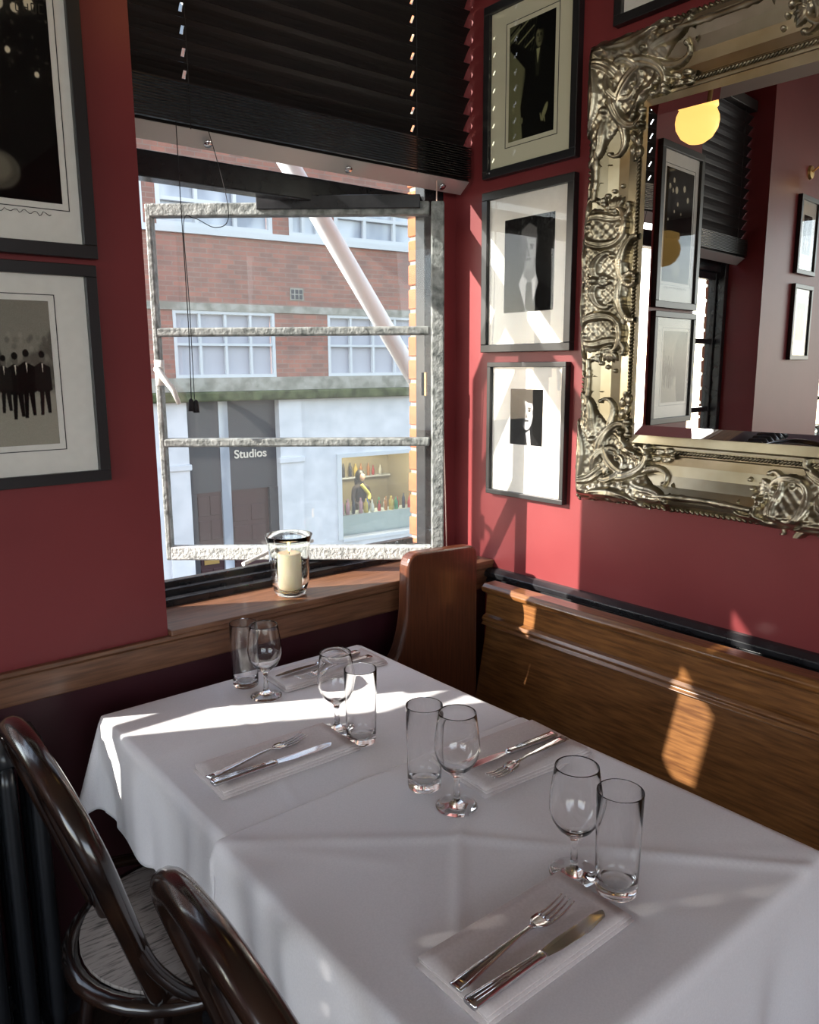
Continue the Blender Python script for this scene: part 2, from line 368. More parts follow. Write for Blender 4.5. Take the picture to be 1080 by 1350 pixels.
# ------------------------------------------------------------------ venetian blinds
def blind(x0, x1, zb, label, tilt=53, zt=2.64, yb=1.805, stack=14):
    r = empty('venetian_blind', ((x0+x1)/2, yb, zb)); tag(r, label, 'blind')
    L = (x1-x0)/2; hw = .025
    m = MB().box((-L, -hw, 0), (L, hw, .012)); ro = m.build('bottom_slat_rail', M['slat'], r, bevel=.003); ro.location = (0, .003, -.002); ro.rotation_euler = (R(-38), 0, 0)
    MB().box((-L, -hw+.001, -.0015), (L, hw-.001, -.0002)).build('rail_underside', M['railmetal'], ro)
    cy, sz = math.cos(R(tilt)), math.sin(R(tilt)); xs_h = (-L+.155, L-.20)
    def slat(flat):
        m = MB(); n = 5; c_, s_ = (1, 0) if flat else (cy, sz)
        pts = []
        for i in range(n):
            u = -hw+2*hw*i/(n-1); k = .003*(1-(u/hw)**2)
            pts.append((-u, k))
        top = [(y, z+.0013) for y, z in pts]; bot = [(y, z-.0013) for y, z in reversed(pts)]
        poly = [(y*c_+z*s_, -y*s_+z*c_) for y, z in top+bot]
        if flat or L < .4: m.prism(poly, lambda p: (-L, p[0], p[1]), lambda p: (L, p[0], p[1])); return m.build('slat', M['slat'], r)
        def strip(u0, u1, a, b):
            pts = [(-(u0+(u1-u0)*i/2), .003*(1-((u0+(u1-u0)*i/2)/hw)**2)) for i in range(3)]
            q = [(y, z+.0013) for y, z in pts]+[(y, z-.0013) for y, z in reversed(pts)]
            q = [(y*c_+z*s_, -y*s_+z*c_) for y, z in q]
            m.prism(q, lambda p: (a, p[0], p[1]), lambda p: (b, p[0], p[1]))
        last = -L
        for xh in xs_h:      # routed cord slots
            m.prism(poly, lambda p: (last, p[0], p[1]), lambda p: (xh-.004, p[0], p[1]))
            strip(-hw, -.009, xh-.004, xh+.004); strip(.009, hw, xh-.004, xh+.004); last = xh+.004
        m.prism(poly, lambda p: (last, p[0], p[1]), lambda p: (L, p[0], p[1]))
        return m.build('slat', M['slat'], r)
    flat = slat(True); z = .022
    flat.location = (0, 0, z)
    for i in range(stack-1):
        z += .0062; o = flat.copy(); C.objects.link(o); o.parent = r; o.location = (random.uniform(-.002, .002), random.uniform(-.001, .001), z)
    z += .025
    t0 = slat(False); t0.location = (0, 0, z)
    while zb+z < zt-.06:
        z += .046; o = t0.copy(); C.objects.link(o); o.parent = r; o.location = (0, 0, z)
    m = MB().box((-L, -.03, zt-zb-.045), (L, .03, zt-zb)); m.build('head_box', M['slat'], r, bevel=.002)
    xs = (-L+.155, L-.20) if L > .4 else (-L+.10, L-.10)
    for x in xs:
        m = MB()
        for y in (-.018, .018): m.tube([(x, y, .01), (x, y, zt-zb-.04)], .0012, 5)
        m.build('ladder_cord', M['cord'], r)
    return r
b1 = blind(.672, 1.692, 1.968, 'black venetian blind half raised over the open window beside the table')
b2_ = blind(W2[0]+.01, W2[1]-.01, 1.935, 'narrow black venetian blind over the narrow window, seen in the mirror', stack=12)
b3_ = blind(W3[0]+.01, W3[1]-.01, 1.46, 'black venetian blind drawn low over the far left window', stack=6)
# bolts under the bottom rail, cords
for x in (.875, 1.27, 1.60):
    m = MB().lathe([(0, 0), (.010, 0), (.010, .004), (.005, .006), (.004, .012), (0, .012)], 12)
    o = m.build('cord_button', M['chrome'], b1, smooth=True); o.location = (x-1.182, -.004, -.012); o.rotation_euler = (R(-38), 0, 0)
def cordpath(name, pts, m_, lab, r=.0012):
    o = MB().tube(smooth_path(pts, 8), r, 6).build(name, m_); tag(o, lab, 'cord'); return o
c1 = cordpath('blind_cord', [(.787, 1.775, 1.985), (.788, 1.775, 1.80), (.790, 1.775, 1.55), (.787, 1.775, 1.375)], M['cord'], 'thin black pull cord hanging in front of the left of the window', .0011)
o = MB().tube(smooth_path([(.865, 1.78, 1.985), (.90, 1.78, 1.86), (.905, 1.78, 1.79), (.87, 1.78, 1.77), (.82, 1.778, 1.785), (.792, 1.775, 1.77), (.795, 1.775, 1.6), (.795, 1.775, 1.375)], 8), .001, 6).build('second_strand', M['cord'], c1)
for dx in (0, .012):
    o = MB().lathe([(0, .0), (.0075, 0), (.0055, .026), (.002, .03), (0, .03)], 10).build('tassel', M['cord'], c1, smooth=True); o.location = (.786+dx, 1.775, 1.348-dx*.3)
c2 = cordpath('blind_cord', [(1.575, 1.80, 1.985), (1.58, 1.80, 1.6), (1.605, 1.80, 1.2), (1.618, 1.80, .862)], M['cordlight'], 'slack faded cord hanging down the right jamb of the window', .0018)

# ------------------------------------------------------------------ pictures
IMG = {}
def canvas(w, h, v): return np.full((h, w, 3), v, np.float32)
def blur(a, k):
    if k < 1: return a
    for ax in (0, 1):
        p = [(0, 0)]*a.ndim; p[ax] = (k, k); b = np.cumsum(np.pad(a, p, mode='edge'), axis=ax)
        z = [(0, 0)]*a.ndim; z[ax] = (1, 0); b = np.pad(b, z); n = a.shape[ax]
        a = (np.take(b, range(2*k+1, 2*k+1+n), ax)-np.take(b, range(0, n), ax))/(2*k+1)
    return a
def poly_mask(w, h, P):
    X, Y = np.meshgrid((np.arange(w)+.5)/w, 1-(np.arange(h)+.5)/h); ins = np.zeros((h, w), bool); n = len(P)
    for i in range(n):
        x1, y1 = P[i]; x2, y2 = P[(i+1) % n]
        if y1 == y2: continue
        c = ((Y >= min(y1, y2)) & (Y < max(y1, y2))); xx = x1+(Y-y1)*(x2-x1)/(y2-y1); ins ^= (c & (X < xx))
    return ins.astype(np.float32)
def ell(w, h, cx, cy, rx, ry, rot=0):
    X, Y = np.meshgrid((np.arange(w)+.5)/w-cx, 1-(np.arange(h)+.5)/h-cy); c, s = math.cos(rot), math.sin(rot)
    return ((((X*c+Y*s)/rx)**2+((-X*s+Y*c)/ry)**2) < 1).astype(np.float32)
def paint(a, m, v, k=1, al=1.0):
    m = blur(m, k)[..., None]*al; v = np.array(v, np.float32) if hasattr(v, '__len__') else v; a[:] = a*(1-m)+v*m
def image_mat(name, a, tint=(1, 1, 1), rough=.9):
    h, w = a.shape[:2]; im = bpy.data.images.new(name, w, h); px = np.ones((h, w, 4), np.float32); px[..., :3] = np.clip(a, 0, 1)*np.array(tint)
    im.pixels.foreach_set(px[::-1].ravel()); im.update()
    m = mat(name, (1, 1, 1), rough); N, L, b = nodes(m); t = N.new('ShaderNodeTexImage'); t.image = im
    L.new(t.outputs[0], b.inputs['Base Color']); b.inputs['Specular IOR Level'].default_value = .1; return m
def grain(a, s=.02): a += np.random.RandomState(3).normal(0, s, a.shape[:2])[..., None].astype(np.float32)
def face(a, w, h, cx, cy, r, light, dark, side=1, hair=.1, asp=1.0, smile=0):
    """soft portrait head: ry = r, rx = .74 r"""
    rx = r*.72*asp
    paint(a, ell(w, h, cx, cy+.30*r, rx*1.22, r*.98), hair, 3)
    paint(a, ell(w, h, cx, cy, rx, r), light, 3)
    paint(a, ell(w, h, cx, cy-.25*r, rx*.86, r*.85), light, 3)
    paint(a, ell(w, h, cx+side*rx*.75, cy-.05*r, rx*.5, r*.85), dark, 7, .75)
    fr = [(cx-rx*.95, cy+.45*r), (cx-rx*.5, cy+.72*r), (cx+rx*.1, cy+.55*r), (cx+rx*.9, cy+.5*r), (cx+rx*1.1, cy+1.05*r), (cx, cy+1.35*r), (cx-rx*1.1, cy+1.0*r)]
    paint(a, poly_mask(w, h, fr), hair, 3)
    for sx in (-1, 1):
        paint(a, ell(w, h, cx+sx*rx*.40, cy+.20*r, rx*.26, r*.045, sx*-.1), dark*.4, 2)
        paint(a, ell(w, h, cx+sx*rx*.40, cy+.06*r, rx*.22, r*.075), dark*.6, 2, .9)
        paint(a, ell(w, h, cx+sx*rx*.40, cy+.06*r, rx*.08, r*.05), .02, 1)
        paint(a, ell(w, h, cx+sx*rx*1.02, cy, rx*.12, r*.2), dark, 2, .8)
    paint(a, poly_mask(w, h, [(cx-rx*.05, cy+.08*r), (cx+rx*.14, cy-.30*r), (cx-rx*.16, cy-.32*r)]), dark, 3, .55)
    paint(a, ell(w, h, cx, cy-.33*r, rx*.2, r*.035), dark*.5, 2, .8)
    paint(a, ell(w, h, cx, cy-.54*r, rx*.36, r*.05), dark*.45, 2, .9)
    paint(a, ell(w, h, cx, cy-.64*r, rx*.3, r*.03), light, 2, .5)
def art_coat():
    w, h = 210, 330; a = canvas(w, h, .30)
    for i in range(9):
        x = .05+.06*i; paint(a, poly_mask(w, h, [(x, .58+.03*(i % 3)), (x+.03, .58), (x+.25, .98), (x+.2, 1)]), .05+.02*(i % 2), 2)
    for i in range(7):
        y = .62+.05*i; paint(a, poly_mask(w, h, [(.02, y), (.55, y+.16), (.55, y+.175), (.02, y+.02)]), .5 if i % 2 else .06, 1)
    paint(a, poly_mask(w, h, [(0, 0), (.35, 0), (.28, .35), (.35, .62), (.02, .82), (0, .7)]), .42, 3)
    paint(a, poly_mask(w, h, [(.62, 0), (1, 0), (1, 1), (.62, 1)]), .035, 5)
    coat = [(.32, 0), (.27, .28), (.36, .52), (.36, .60), (.02, .80), (.04, .86), (.16, .84), (.52, .72), (.62, .76), (.72, .76), (.97, .66), (1, .3), (.97, 0)]
    paint(a, poly_mask(w, h, coat), .055, 2)
    paint(a, poly_mask(w, h, [(.58, .62), (.60, .5), (.66, .50), (.70, .72), (.60, .74)]), .16, 2)
    paint(a, poly_mask(w, h, [(.60, .73), (.63, .60), (.68, .73)]), .62, 1)
    face(a, w, h, .66, .83, .085, .42, .14, 1, .03, 1.25)
    paint(a, ell(w, h, .80, .18, .10, .035, .8), .5, 2); 
    for k in range(3): paint(a, ell(w, h, .72+.04*k, .145-.01*k, .012, .04, .4), .48, 1)
    paint(a, ell(w, h, .30, .16, .03, .03), .4, 1)
    grain(a); return a*np.array((1.0, 1.0, .72), np.float32)
def art_tie():
    w, h = 230, 300; a = canvas(w, h, .10)
    paint(a, poly_mask(w, h, [(0, .0), (.45, 0), (.35, .9), (0, 1)]), .06, 8)
    rs = np.random.RandomState(5)
    for _ in range(160):
        x, y = rs.rand(), .74+.26*rs.rand(); paint(a, ell(w, h, x, y, .03*rs.rand()+.005, .02*rs.rand()+.004, rs.rand()*3), .04+.22*rs.rand()**2, 1, .7)
    paint(a, poly_mask(w, h, [(.02, 0), (.10, .20), (.30, .30), (.42, .36), (.62, .36), (.80, .28), (.97, .20), (1, 0)]), .035, 3)
    paint(a, poly_mask(w, h, [(.30, .30), (.42, .46), (.62, .46), (.70, .30), (.55, 0), (.46, 0)]), .75, 2)
    paint(a, poly_mask(w, h, [(.40, .38), (.52, .30), (.64, .38), (.62, .52), (.42, .52)]), .42, 3)
    paint(a, poly_mask(w, h, [(.46, .31), (.57, .31), (.60, .02), (.50, 0), (.44, .05)]), .12, 1)
    face(a, w, h, .50, .66, .20, .52, .18, -1, .34, 1.0)
    grain(a); return a
def art_half():
    w, h = 190, 250; a = canvas(w, h, .05)
    paint(a, poly_mask(w, h, [(.15, 0), (.35, .22), (.7, .20), (.95, 0)]), .10, 3)
    paint(a, poly_mask(w, h, [(.5, .22), (.62, .28), (.66, 0), (.55, 0)]), .7, 1)
    face(a, w, h, .52, .60, .30, .66, .10, -1, .05, .9)
    paint(a, ell(w, h, .28, .5, .16, .34), .05, 12, .8)
    for i in range(4): paint(a, poly_mask(w, h, [(.22, .60-.05*i), (.5, .68-.05*i), (.5, .69-.05*i), (.22, .615-.05*i)]), .45, 1, .5)
    grain(a); return a
def art_night():
    w, h = 260, 400; a = canvas(w, h, .012); rs = np.random.RandomState(9)
    for _ in range(260):
        x, y = rs.rand(), .45+.5*rs.rand(); paint(a, ell(w, h, x, y, .004+.012*rs.rand(), .003+.008*rs.rand()), .05+.3*rs.rand()**3, 1, .8)
    for x, y, r in ((.72, .90, .035), (.62, .82, .05), (.86, .84, .04), (.75, .81, .032), (.56, .70, .03), (.67, .63, .022), (.34, .85, .045), (.20, .76, .04), (.43, .62, .02), (.88, .55, .02)):
        paint(a, ell(w, h, x, y, r, r*.66), .95, 1)
        paint(a, ell(w, h, x, y, r*1.8, r*1.3), .5, 8, .25)
    # dim neon letters over the street
    def L5(x, y, s, segs):
        for (x1, y1, x2, y2) in segs:
            d = Vector((x2-x1, y2-y1)); n_ = Vector((-d.y, d.x)).normalized()*.12
            paint(a, poly_mask(w, h, [(x+(x1+n_.x)*s, y+(y1+n_.y)*s*.66), (x+(x2+n_.x)*s, y+(y2+n_.y)*s*.66), (x+(x2-n_.x)*s, y+(y2-n_.y)*s*.66), (x+(x1-n_.x)*s, y+(y1-n_.y)*s*.66)]), .22, 0)
    Cc = [(1, 0, 0, 0), (0, 0, 0, 1.6), (0, 1.6, 1, 1.6)]; Hh = [(0, 0, 0, 1.6), (1, 0, 1, 1.6), (0, .8, 1, .8)]; Oo = Cc+[(1, 0, 1, 1.6)]
    for k, g in enumerate((Cc, Hh, Oo, Cc)): L5(.76+.06*k, .80+.004*k, .035, g)
    for _ in range(30):
        x = rs.rand(); y = .42+.04*rs.rand(); paint(a, poly_mask(w, h, [(x, y-.12*rs.rand()), (x+.008, y-.05), (x+.008, y), (x, y)]), .12, 1, .7)
    paint(a, ell(w, h, .52, .12, .17, .085), .30, 3); paint(a, ell(w, h, .50, .13, .12, .06), .42, 5)
    grain(a, .01); return a*np.array((1, .95, .82), np.float32)
def art_street():
    w, h = 330, 300; a = canvas(w, h, .52)
    paint(a, poly_mask(w, h, [(0, .0), (1, 0), (1, .36), (0, .30)]), .60, 4)
    paint(a, poly_mask(w, h, [(0, .25), (.62, .40), (.50, .80), (.3, 1), (0, 1)]), .26, 3)
    for i in range(7): paint(a, poly_mask(w, h, [(.05+.08*i, .36), (.09+.08*i, .37), (.09+.075*i, .95-.07*i), (.05+.075*i, .97-.07*i)]), .12, 1)
    paint(a, poly_mask(w, h, [(.62, .38), (1, .40), (1, .80), (.9, .70), (.62, .52)]), .36, 5)
    rs = np.random.RandomState(2)
    for _ in range(120): paint(a, ell(w, h, .6+.4*rs.rand(), .42+.35*rs.rand()**2, .02, .02), .3+.3*rs.rand(), 2, .5)
    def man(x, y, s, v):
        paint(a, ell(w, h, x, y+.42*s, .035*s*1.1, .052*s), .38, 1); paint(a, ell(w, h, x, y+.46*s, .038*s, .035*s), .08, 1)
        paint(a, poly_mask(w, h, [(x-.10*s, y+.34*s), (x-.02*s, y+.38*s), (x+.10*s, y+.33*s), (x+.11*s, y+.10*s), (x+.07*s, y+.08*s), (x-.08*s, y+.08*s), (x-.12*s, y+.12*s)]), v, 1)
        paint(a, poly_mask(w, h, [(x-.06*s, y+.1*s), (x+.0*s, y+.1*s), (x-.03*s, y-.16*s), (x-.07*s, y-.16*s)]), v*.8, 1)
        paint(a, poly_mask(w, h, [(x+.0*s, y+.1*s), (x+.07*s, y+.1*s), (x+.07*s, y-.14*s), (x+.03*s, y-.14*s)]), v*.8, 1)
        paint(a, poly_mask(w, h, [(x-.012*s, y+.37*s), (x+.012*s, y+.37*s), (x, y+.26*s)]), .8, 0)
    man(.66, .30, .70, .07); man(.76, .31, .72, .05); man(.90, .32, .68, .10); man(.56, .33, .6, .12)
    paint(a, poly_mask(w, h, [(.0, 0), (.34, 0), (.42, .25), (.40, .52), (.28, .60), (0, .6)]), .04, 2)
    grain(a); return a*np.array((1, .97, .88), np.float32)
def picture(label, orient, centre, W, H, fw, art, box, group=None, line=True, m_mat=None, depth=.022, uneven=0):
    """orient 'R' on the right wall, 'L' on the window wall. box = print rectangle in frame coordinates"""
    if orient == 'R': A = Matrix(((0, 0, -1, 0), (-1, 0, 0, 0), (0, 1, 0, 0), (0, 0, 0, 1)))
    else: A = Matrix(((1, 0, 0, 0), (0, 0, -1, 0), (0, 1, 0, 0), (0, 0, 0, 1)))
    mw = Matrix.Translation(centre) @ A @ Matrix.Rotation(R(uneven), 4, 'Z')
    p = empty('framed_photograph', mat=mw); tag(p, label, 'picture', group)
    w2, h2 = W/2, H/2
    m = MB()
    for a, b in (((-w2, -h2), (w2, -h2+fw)), ((-w2, h2-fw), (w2, h2)), ((-w2, -h2+fw), (-w2+fw, h2-fw)), ((w2-fw, -h2+fw), (w2, h2-fw))):
        m.box((a[0], a[1], .001), (b[0], b[1], depth))
    m.build('frame', M['frameblack'], p, bevel=.0015)
    MB().box((-w2+fw, -h2+fw, .002), (w2-fw, h2-fw, .010)).build('mount', m_mat or M['mat'], p)
    x0, y0, x1, y1 = box
    me = bpy.data.meshes.new('print'); z = .0108
    me.from_pydata([(x0, y0, z), (x1, y0, z), (x1, y1, z), (x0, y1, z)], [], [(0, 1, 2, 3)])
    uv = me.uv_layers.new(); 
    for i, c in enumerate(((0, 0), (1, 0), (1, 1), (0, 1))): uv.data[i].uv = c
    me.materials.append(art); o = bpy.data.objects.new('print', me); C.objects.link(o); o.parent = p
    if line:
        e = .012; g = MB()
        for a, b in (((x0-e, y0-e), (x1+e, y0-e)), ((x0-e, y1+e), (x1+e, y1+e)), ((x0-e, y0-e), (x0-e, y1+e)), ((x1+e, y0-e), (x1+e, y1+e))):
            g.box((a[0]-.0008, a[1]-.0008, .010), (b[0]+.0008, b[1]+.0008, .0108))
        g.build('mount_line', M['frameblack'], p)
    MB().box((-w2+fw, -h2+fw, .0135), (w2-fw, h2-fw, .0145)).build('glazing', M['picglass'], p)
    return p
A_coat = image_mat('print_coat', art_coat()); A_tie = image_mat('print_tie', art_tie()); A_half = image_mat('print_half', art_half())
A_night = image_mat('print_night', art_night()); A_street = image_mat('print_street', art_street())
# right wall, top to bottom (local x runs along -Y)
cream = mat('cream_mount', (.62, .60, .44), .8)
picture('framed photograph of a person in a dark coat, top of the column beside the window', 'R', (XR, 1.562, 2.20), .338, .45, .022, A_coat, (-.078, -.142, .085, .150), None, True, cream)
picture('framed photograph of a person in suit and tie, middle of the column beside the window', 'R', (XR, 1.562, 1.713), .338, .450, .022, A_tie, (-.085, -.115, .100, .140), None, False)
picture('thin framed portrait with half the face in shadow, lowest beside the window', 'R', (XR, 1.552, 1.263), .300, .392, .014, A_half, (-.062, -.040, .062, .120), None, False)
picture('framed picture mostly out of sight, hung above the mirror', 'R', (XR, .98, 2.455), .62, .42, .022, A_street, (-.2, -.1, .2, .12), None, True)
# window wall, pier between the windows
pn = picture('framed night photograph of street lamps, upper picture left of the window', 'L', (.3865, Y0, 1.965), .354, .60, .026, A_night, (-.110, -.200, .119, .215), None, True)
sg = MB(); rs = random.Random(4)
pts = [(-.095+.0036*i, -.221+.0035*math.sin(i*1.3)+.002*rs.uniform(-1, 1), .0115) for i in range(54)]
sg.tube(pts, .0006, 4); sg.build('signature', M['frameblack'], pn)
picture('framed street photograph of men walking abreast, lower picture left of the window', 'L', (.3815, Y0, 1.4345), .352, .436, .023, A_street, (-.126, -.135, .081, .145), None, True)
# pier between the slim and the far window: seen in the mirror
picture('small framed photograph, upper of the pair seen in the mirror beyond the narrow window', 'L', (-1.03, Y0, 2.09), .27, .38, .022, A_tie, (-.06, -.09, .06, .10), None, False)
picture('small framed photograph, lower of the pair seen in the mirror beyond the narrow window', 'L', (-1.03, Y0, 1.66), .27, .38, .022, image_mat('print_red', art_half(), (1, .35, .3)), (-.06, -.09, .06, .10), None, False)

# ------------------------------------------------------------------ ornate mirror
AR = Matrix(((0, 0, -1, 0), (-1, 0, 0, 0), (0, 1, 0, 0), (0, 0, 0, 1)))
MW, MH, FWD = .69, .555, .185     # outer half width and half height, frame width
MC = Vector((XR, .645, 1.655))
mir = empty('ornate_mirror', mat=Matrix.Translation(MC) @ AR); tag(mir, 'large mirror in an ornate silver-gilt scrollwork frame on the red wall above the bench', 'mirror')
prof = [(0, .018), (.004, .030), (.026, .033), (.031, .026), (.036, .027), (.050, .027), (.054, .022), (.075, .022), (.100, .027), (.125, .037), (.145, .050), (.156, .055), (.165, .052), (.172, .040), (.180, .036), (.185, .028), (.185, .001)]
def hgt(t):
    for (a, ha), (b, hb) in zip(prof, prof[1:]):
        if a <= t <= b and b > a: return ha+(hb-ha)*(t-a)/(b-a)
    return .03
def frame_pt(side, t, s):
    """side 0 left,1 top,2 right,3 bottom; t from inner edge, s position along side"""
    iw, ih = MW-FWD, MH-FWD
    return {0: (-iw-t, s), 2: (iw+t, s), 1: (s, ih+t), 3: (s, -ih-t)}[side]
m = MB(); iw, ih = MW-FWD, MH-FWD
cs = [(-1, -1), (1, -1), (1, 1), (-1, 1)]
v = []; n = len(prof)
for cx, cy in cs:
    for t, h in prof: v.append((cx*(iw+t), cy*(ih+t), h))
f = []
for i in range(4):
    j = (i+1) % 4
    for k in range(n-1): f.append((i*n+k, j*n+k, j*n+k+1, i*n+k+1))
m.add(v, f); m.build('moulding', M['goldplain'], mir, smooth=False)
# rope bead and outer bead edging
m = MB()
def beads(m, side, t, L, step, r, h, tilt):
    k = int(2*L/step)
    for i in range(k+1):
        s = -L+i*step; x, y = frame_pt(side, t, s); dx, dy = (0, 1) if side in (0, 2) else (1, 0); nx, ny = (dy, dx)
        p = Vector((x, y, h)); d = Vector((dx*.75*tilt+nx*.66, dy*.75*tilt+ny*.66, 0))*r*1.5
        m.tube([p-d, p-d*.5+Vector((0, 0, r*.5)), p+d*.5+Vector((0, 0, r*.5)), p+d], [r*.35, r*.8, r*.8, r*.35], 5)
for sd, L in ((0, ih+.04), (2, ih+.04), (1, iw+.04), (3, iw+.04)): beads(m, sd, .043, L, .0085, .0042, .028, 1)
m.build('rope_bead', M['golddark'], mir, smooth=True)['kind'] = 'stuff'
m = MB()
for sd, L in ((0, MH), (2, MH), (1, MW), (3, MW)): beads(m, sd, .179, L, .013, .0045, .036, -1)
m.build('edge_bead', M['golddark'], mir, smooth=True)['kind'] = 'stuff'
def clothoid(mid, head, L, k0, k1, pw=2.0, s2=1, n=30):
    """scroll drawn from its middle both ways, curvature growing towards the ends"""
    def half(sgn, km):
        x, y = mid; th = R(head)+(math.pi if sgn < 0 else 0); out = []; ds = L/2/n
        for i in range(n):
            u = (i+.5)/n; k = (k0+(k1-k0)*u**pw)*km; th += k*ds*(-1 if sgn < 0 else 1)
            x += math.cos(th)*ds; y += math.sin(th)*ds; out.append((x, y))
        return out
    b = half(-1, s2); a = half(1, 1)
    return list(reversed(b))+[mid]+a
PT = np.array([p[0] for p in prof]); PHt = np.array([p[1] for p in prof])
class Relief:
    """carved relief as a height field: strokes with a hollowed crown, leaves and berries"""
    def __init__(s, x0, x1, y0, y1, surf, step=.0021):
        s.x = np.arange(x0, x1, step); s.y = np.arange(y0, y1, step); s.X, s.Y = np.meshgrid(s.x, s.y)
        s.surf = surf(s.X, s.Y); s.H = np.full(s.X.shape, -1.0); s.sf = surf
    def stroke(s, P, rad, lift, groove=.30):
        P = np.array(P); rad = np.array(rad); best = np.full(s.X.shape, 9.0); bi = np.zeros(s.X.shape, int)
        for i in range(len(P)):
            d = np.hypot(s.X-P[i, 0], s.Y-P[i, 1])/rad[i]; m_ = d < best; best[m_] = d[m_]; bi[m_] = i
        rr = rad[bi]; inside = best < 1
        h = s.surf+lift*(rr/rad.max())**.5+rr*(np.sqrt(np.clip(1-best**2, 0, 1))*.95-groove*np.exp(-(best/.30)**2))
        s.H = np.where(inside, np.maximum(s.H, h), s.H)
    def scroll(s, mid, head, L, k0, k1, r_, lift=.0, s2=1, q=1):
        P = clothoid(mid, head, L, k0, k1, 2.0, s2); n = len(P); rad = [r_*(1-.62*abs(i/(n-1)*2-1)) for i in range(n)]
        P = [(a, q*b) for a, b in P]
        s.stroke(P, rad, lift)
        for e in (0, -1): s.berry(P[e][0], P[e][1], r_*.62, lift*.7)
    def leaf(s, c, ang, L, wd, lift):
        a = R(ang); P = [(c[0]+math.cos(a)*L*u, c[1]+math.sin(a)*L*u) for u in np.linspace(0, 1, 12)]
        s.stroke(P, [wd*math.sin(math.pi*min(.97, .10+.85*u)) for u in np.linspace(0, 1, 12)], lift, .38)
    def berry(s, a, b, r_, lift):
        s.stroke([(a, b)], [r_], lift, 0)
    def shell(s, pl, cc, top, edge=.004):
        ins = np.zeros(s.X.shape, bool); n = len(pl); dist = np.full(s.X.shape, 9.0)
        for i in range(n):
            (x1, y1), (x2, y2) = pl[i], pl[(i+1) % n]
            if y1 != y2: ins ^= (s.Y >= min(y1, y2)) & (s.Y < max(y1, y2)) & (s.X < x1+(s.Y-y1)*(x2-x1)/(y2-y1))
            L2 = (x2-x1)**2+(y2-y1)**2; t = np.clip(((s.X-x1)*(x2-x1)+(s.Y-y1)*(y2-y1))/L2, 0, 1)
            dist = np.minimum(dist, np.hypot(s.X-x1-t*(x2-x1), s.Y-y1-t*(y2-y1)))
        dome = s.surf+edge+(top-edge)*np.clip(dist/.045, 0, 1)**.5+.0012*np.sin(s.X*310)*np.sin(s.Y*270)
        s.H = np.where(ins, np.maximum(s.H, dome), s.H)
    def mesh(s, tf, name, m_, parent):
        on = s.H > 0; Z = np.where(on, s.H, np.maximum(s.surf-.004, .002)); ny, nx = s.X.shape
        used = np.zeros((ny, nx), bool); f = []
        cell = on[:-1, :-1] | on[1:, :-1] | on[:-1, 1:] | on[1:, 1:]
        idx = -np.ones((ny, nx), int)
        for dj in (0, 1):
            for di in (0, 1): used[dj:ny-1+dj, di:nx-1+di] |= cell
        idx[used] = np.arange(used.sum()); ax, ay = s.X[used], s.Y[used]
        X, Y = tf(ax, ay); V = np.stack([X, Y, Z[used]], 1)
        jj, ii = np.nonzero(cell)
        F_ = np.stack([idx[jj, ii], idx[jj, ii+1], idx[jj+1, ii+1], idx[jj+1, ii]], 1)
        me = bpy.data.meshes.new(name); me.vertices.add(len(V)); me.vertices.foreach_set('co', V.ravel())
        me.loops.add(F_.size); me.loops.foreach_set('vertex_index', F_.ravel().astype(np.int32)); me.polygons.add(len(F_))
        me.polygons.foreach_set('loop_start', np.arange(0, F_.size, 4, dtype=np.int32)); me.polygons.foreach_set('loop_total', np.full(len(F_), 4, np.int32))
        me.update(calc_edges=True)
        e1 = V[F_[0, 1]]-V[F_[0, 0]]; e2 = V[F_[0, 3]]-V[F_[0, 0]]
        nz = np.zeros(3); me.polygons.foreach_set('use_smooth', [True]*len(F_))
        if (np.cross(e1[:2], e2[:2]) < 0): me.flip_normals()
        me.materials.append(m_); o = bpy.data.objects.new(name, me); C.objects.link(o); o.parent = parent; return o
def corner_relief():
    sf = lambda a, b: np.where((a < 0) | (b < 0), .002, np.interp(np.clip(.185-np.minimum(a, b), 0, .185), PT, PHt))
    g = Relief(-.006, .285, -.006, .285, sf)
    g.shell([(.0, .0), (.0, .10), (.010, .17), (.018, .24), (.045, .25), (.08, .205), (.135, .172), (.172, .135), (.205, .08), (.25, .045), (.24, .018), (.17, .010), (.10, 0)], None, .016)
    k = g.scroll
    for sw in (0, 1):
        def K(mid, head, L, k0, k1, r_, lift, s2=1):
            if sw: mid = (mid[1], mid[0]); head = 90-head; k0, k1 = -k0, -k1
            k(mid, head, L, k0, k1, r_, lift, s2)
        K((.030, .120), 90, .30, 4, 52, .0135, .016)
        K((.075, .150), 75, .24, -8, -62, .0125, .018)
        K((.050, .215), 92, .20, 5, 70, .0105, .010, -1)
        K((.016, .175), 90, .17, -5, -80, .0090, .006)
        K((.095, .205), 70, .17, 9, 80, .0095, .010)
        K((.135, .155), 120, .15, 12, 90, .0090, .012)
        K((.014, .065), 88, .13, 8, 95, .0095, .010)
        K((.028, .255), 80, .12, -10, -95, .0080, .006)
    k((.075, .075), 45, .20, 10, 66, .0135, .022); k((.105, .105), 135, .24, -10, -58, .0130, .020); k((.118, .068), 30, .16, 16, 90, .0100, .022); k((.068, .118), 60, .16, -16, -90, .0100, .022)
    for a in range(-4, 100, 13): g.leaf((.014, .014), a, .052, .0072, .016)
    for a in range(200, 255, 13): g.leaf((.105, .105), a, .045, .006, .026)
    for a, b in ((.120, .215), (.138, .228), (.120, .245), (.142, .252), (.130, .268)): g.leaf((a, b), 78, .026, .0080, .006); g.leaf((b, a), 12, .026, .0080, .006)
    for a, b in ((.088, .088), (.15, .21), (.21, .15), (.055, .16), (.16, .055)): g.berry(a, b, .0085, .020)
    return g
gc = corner_relief()
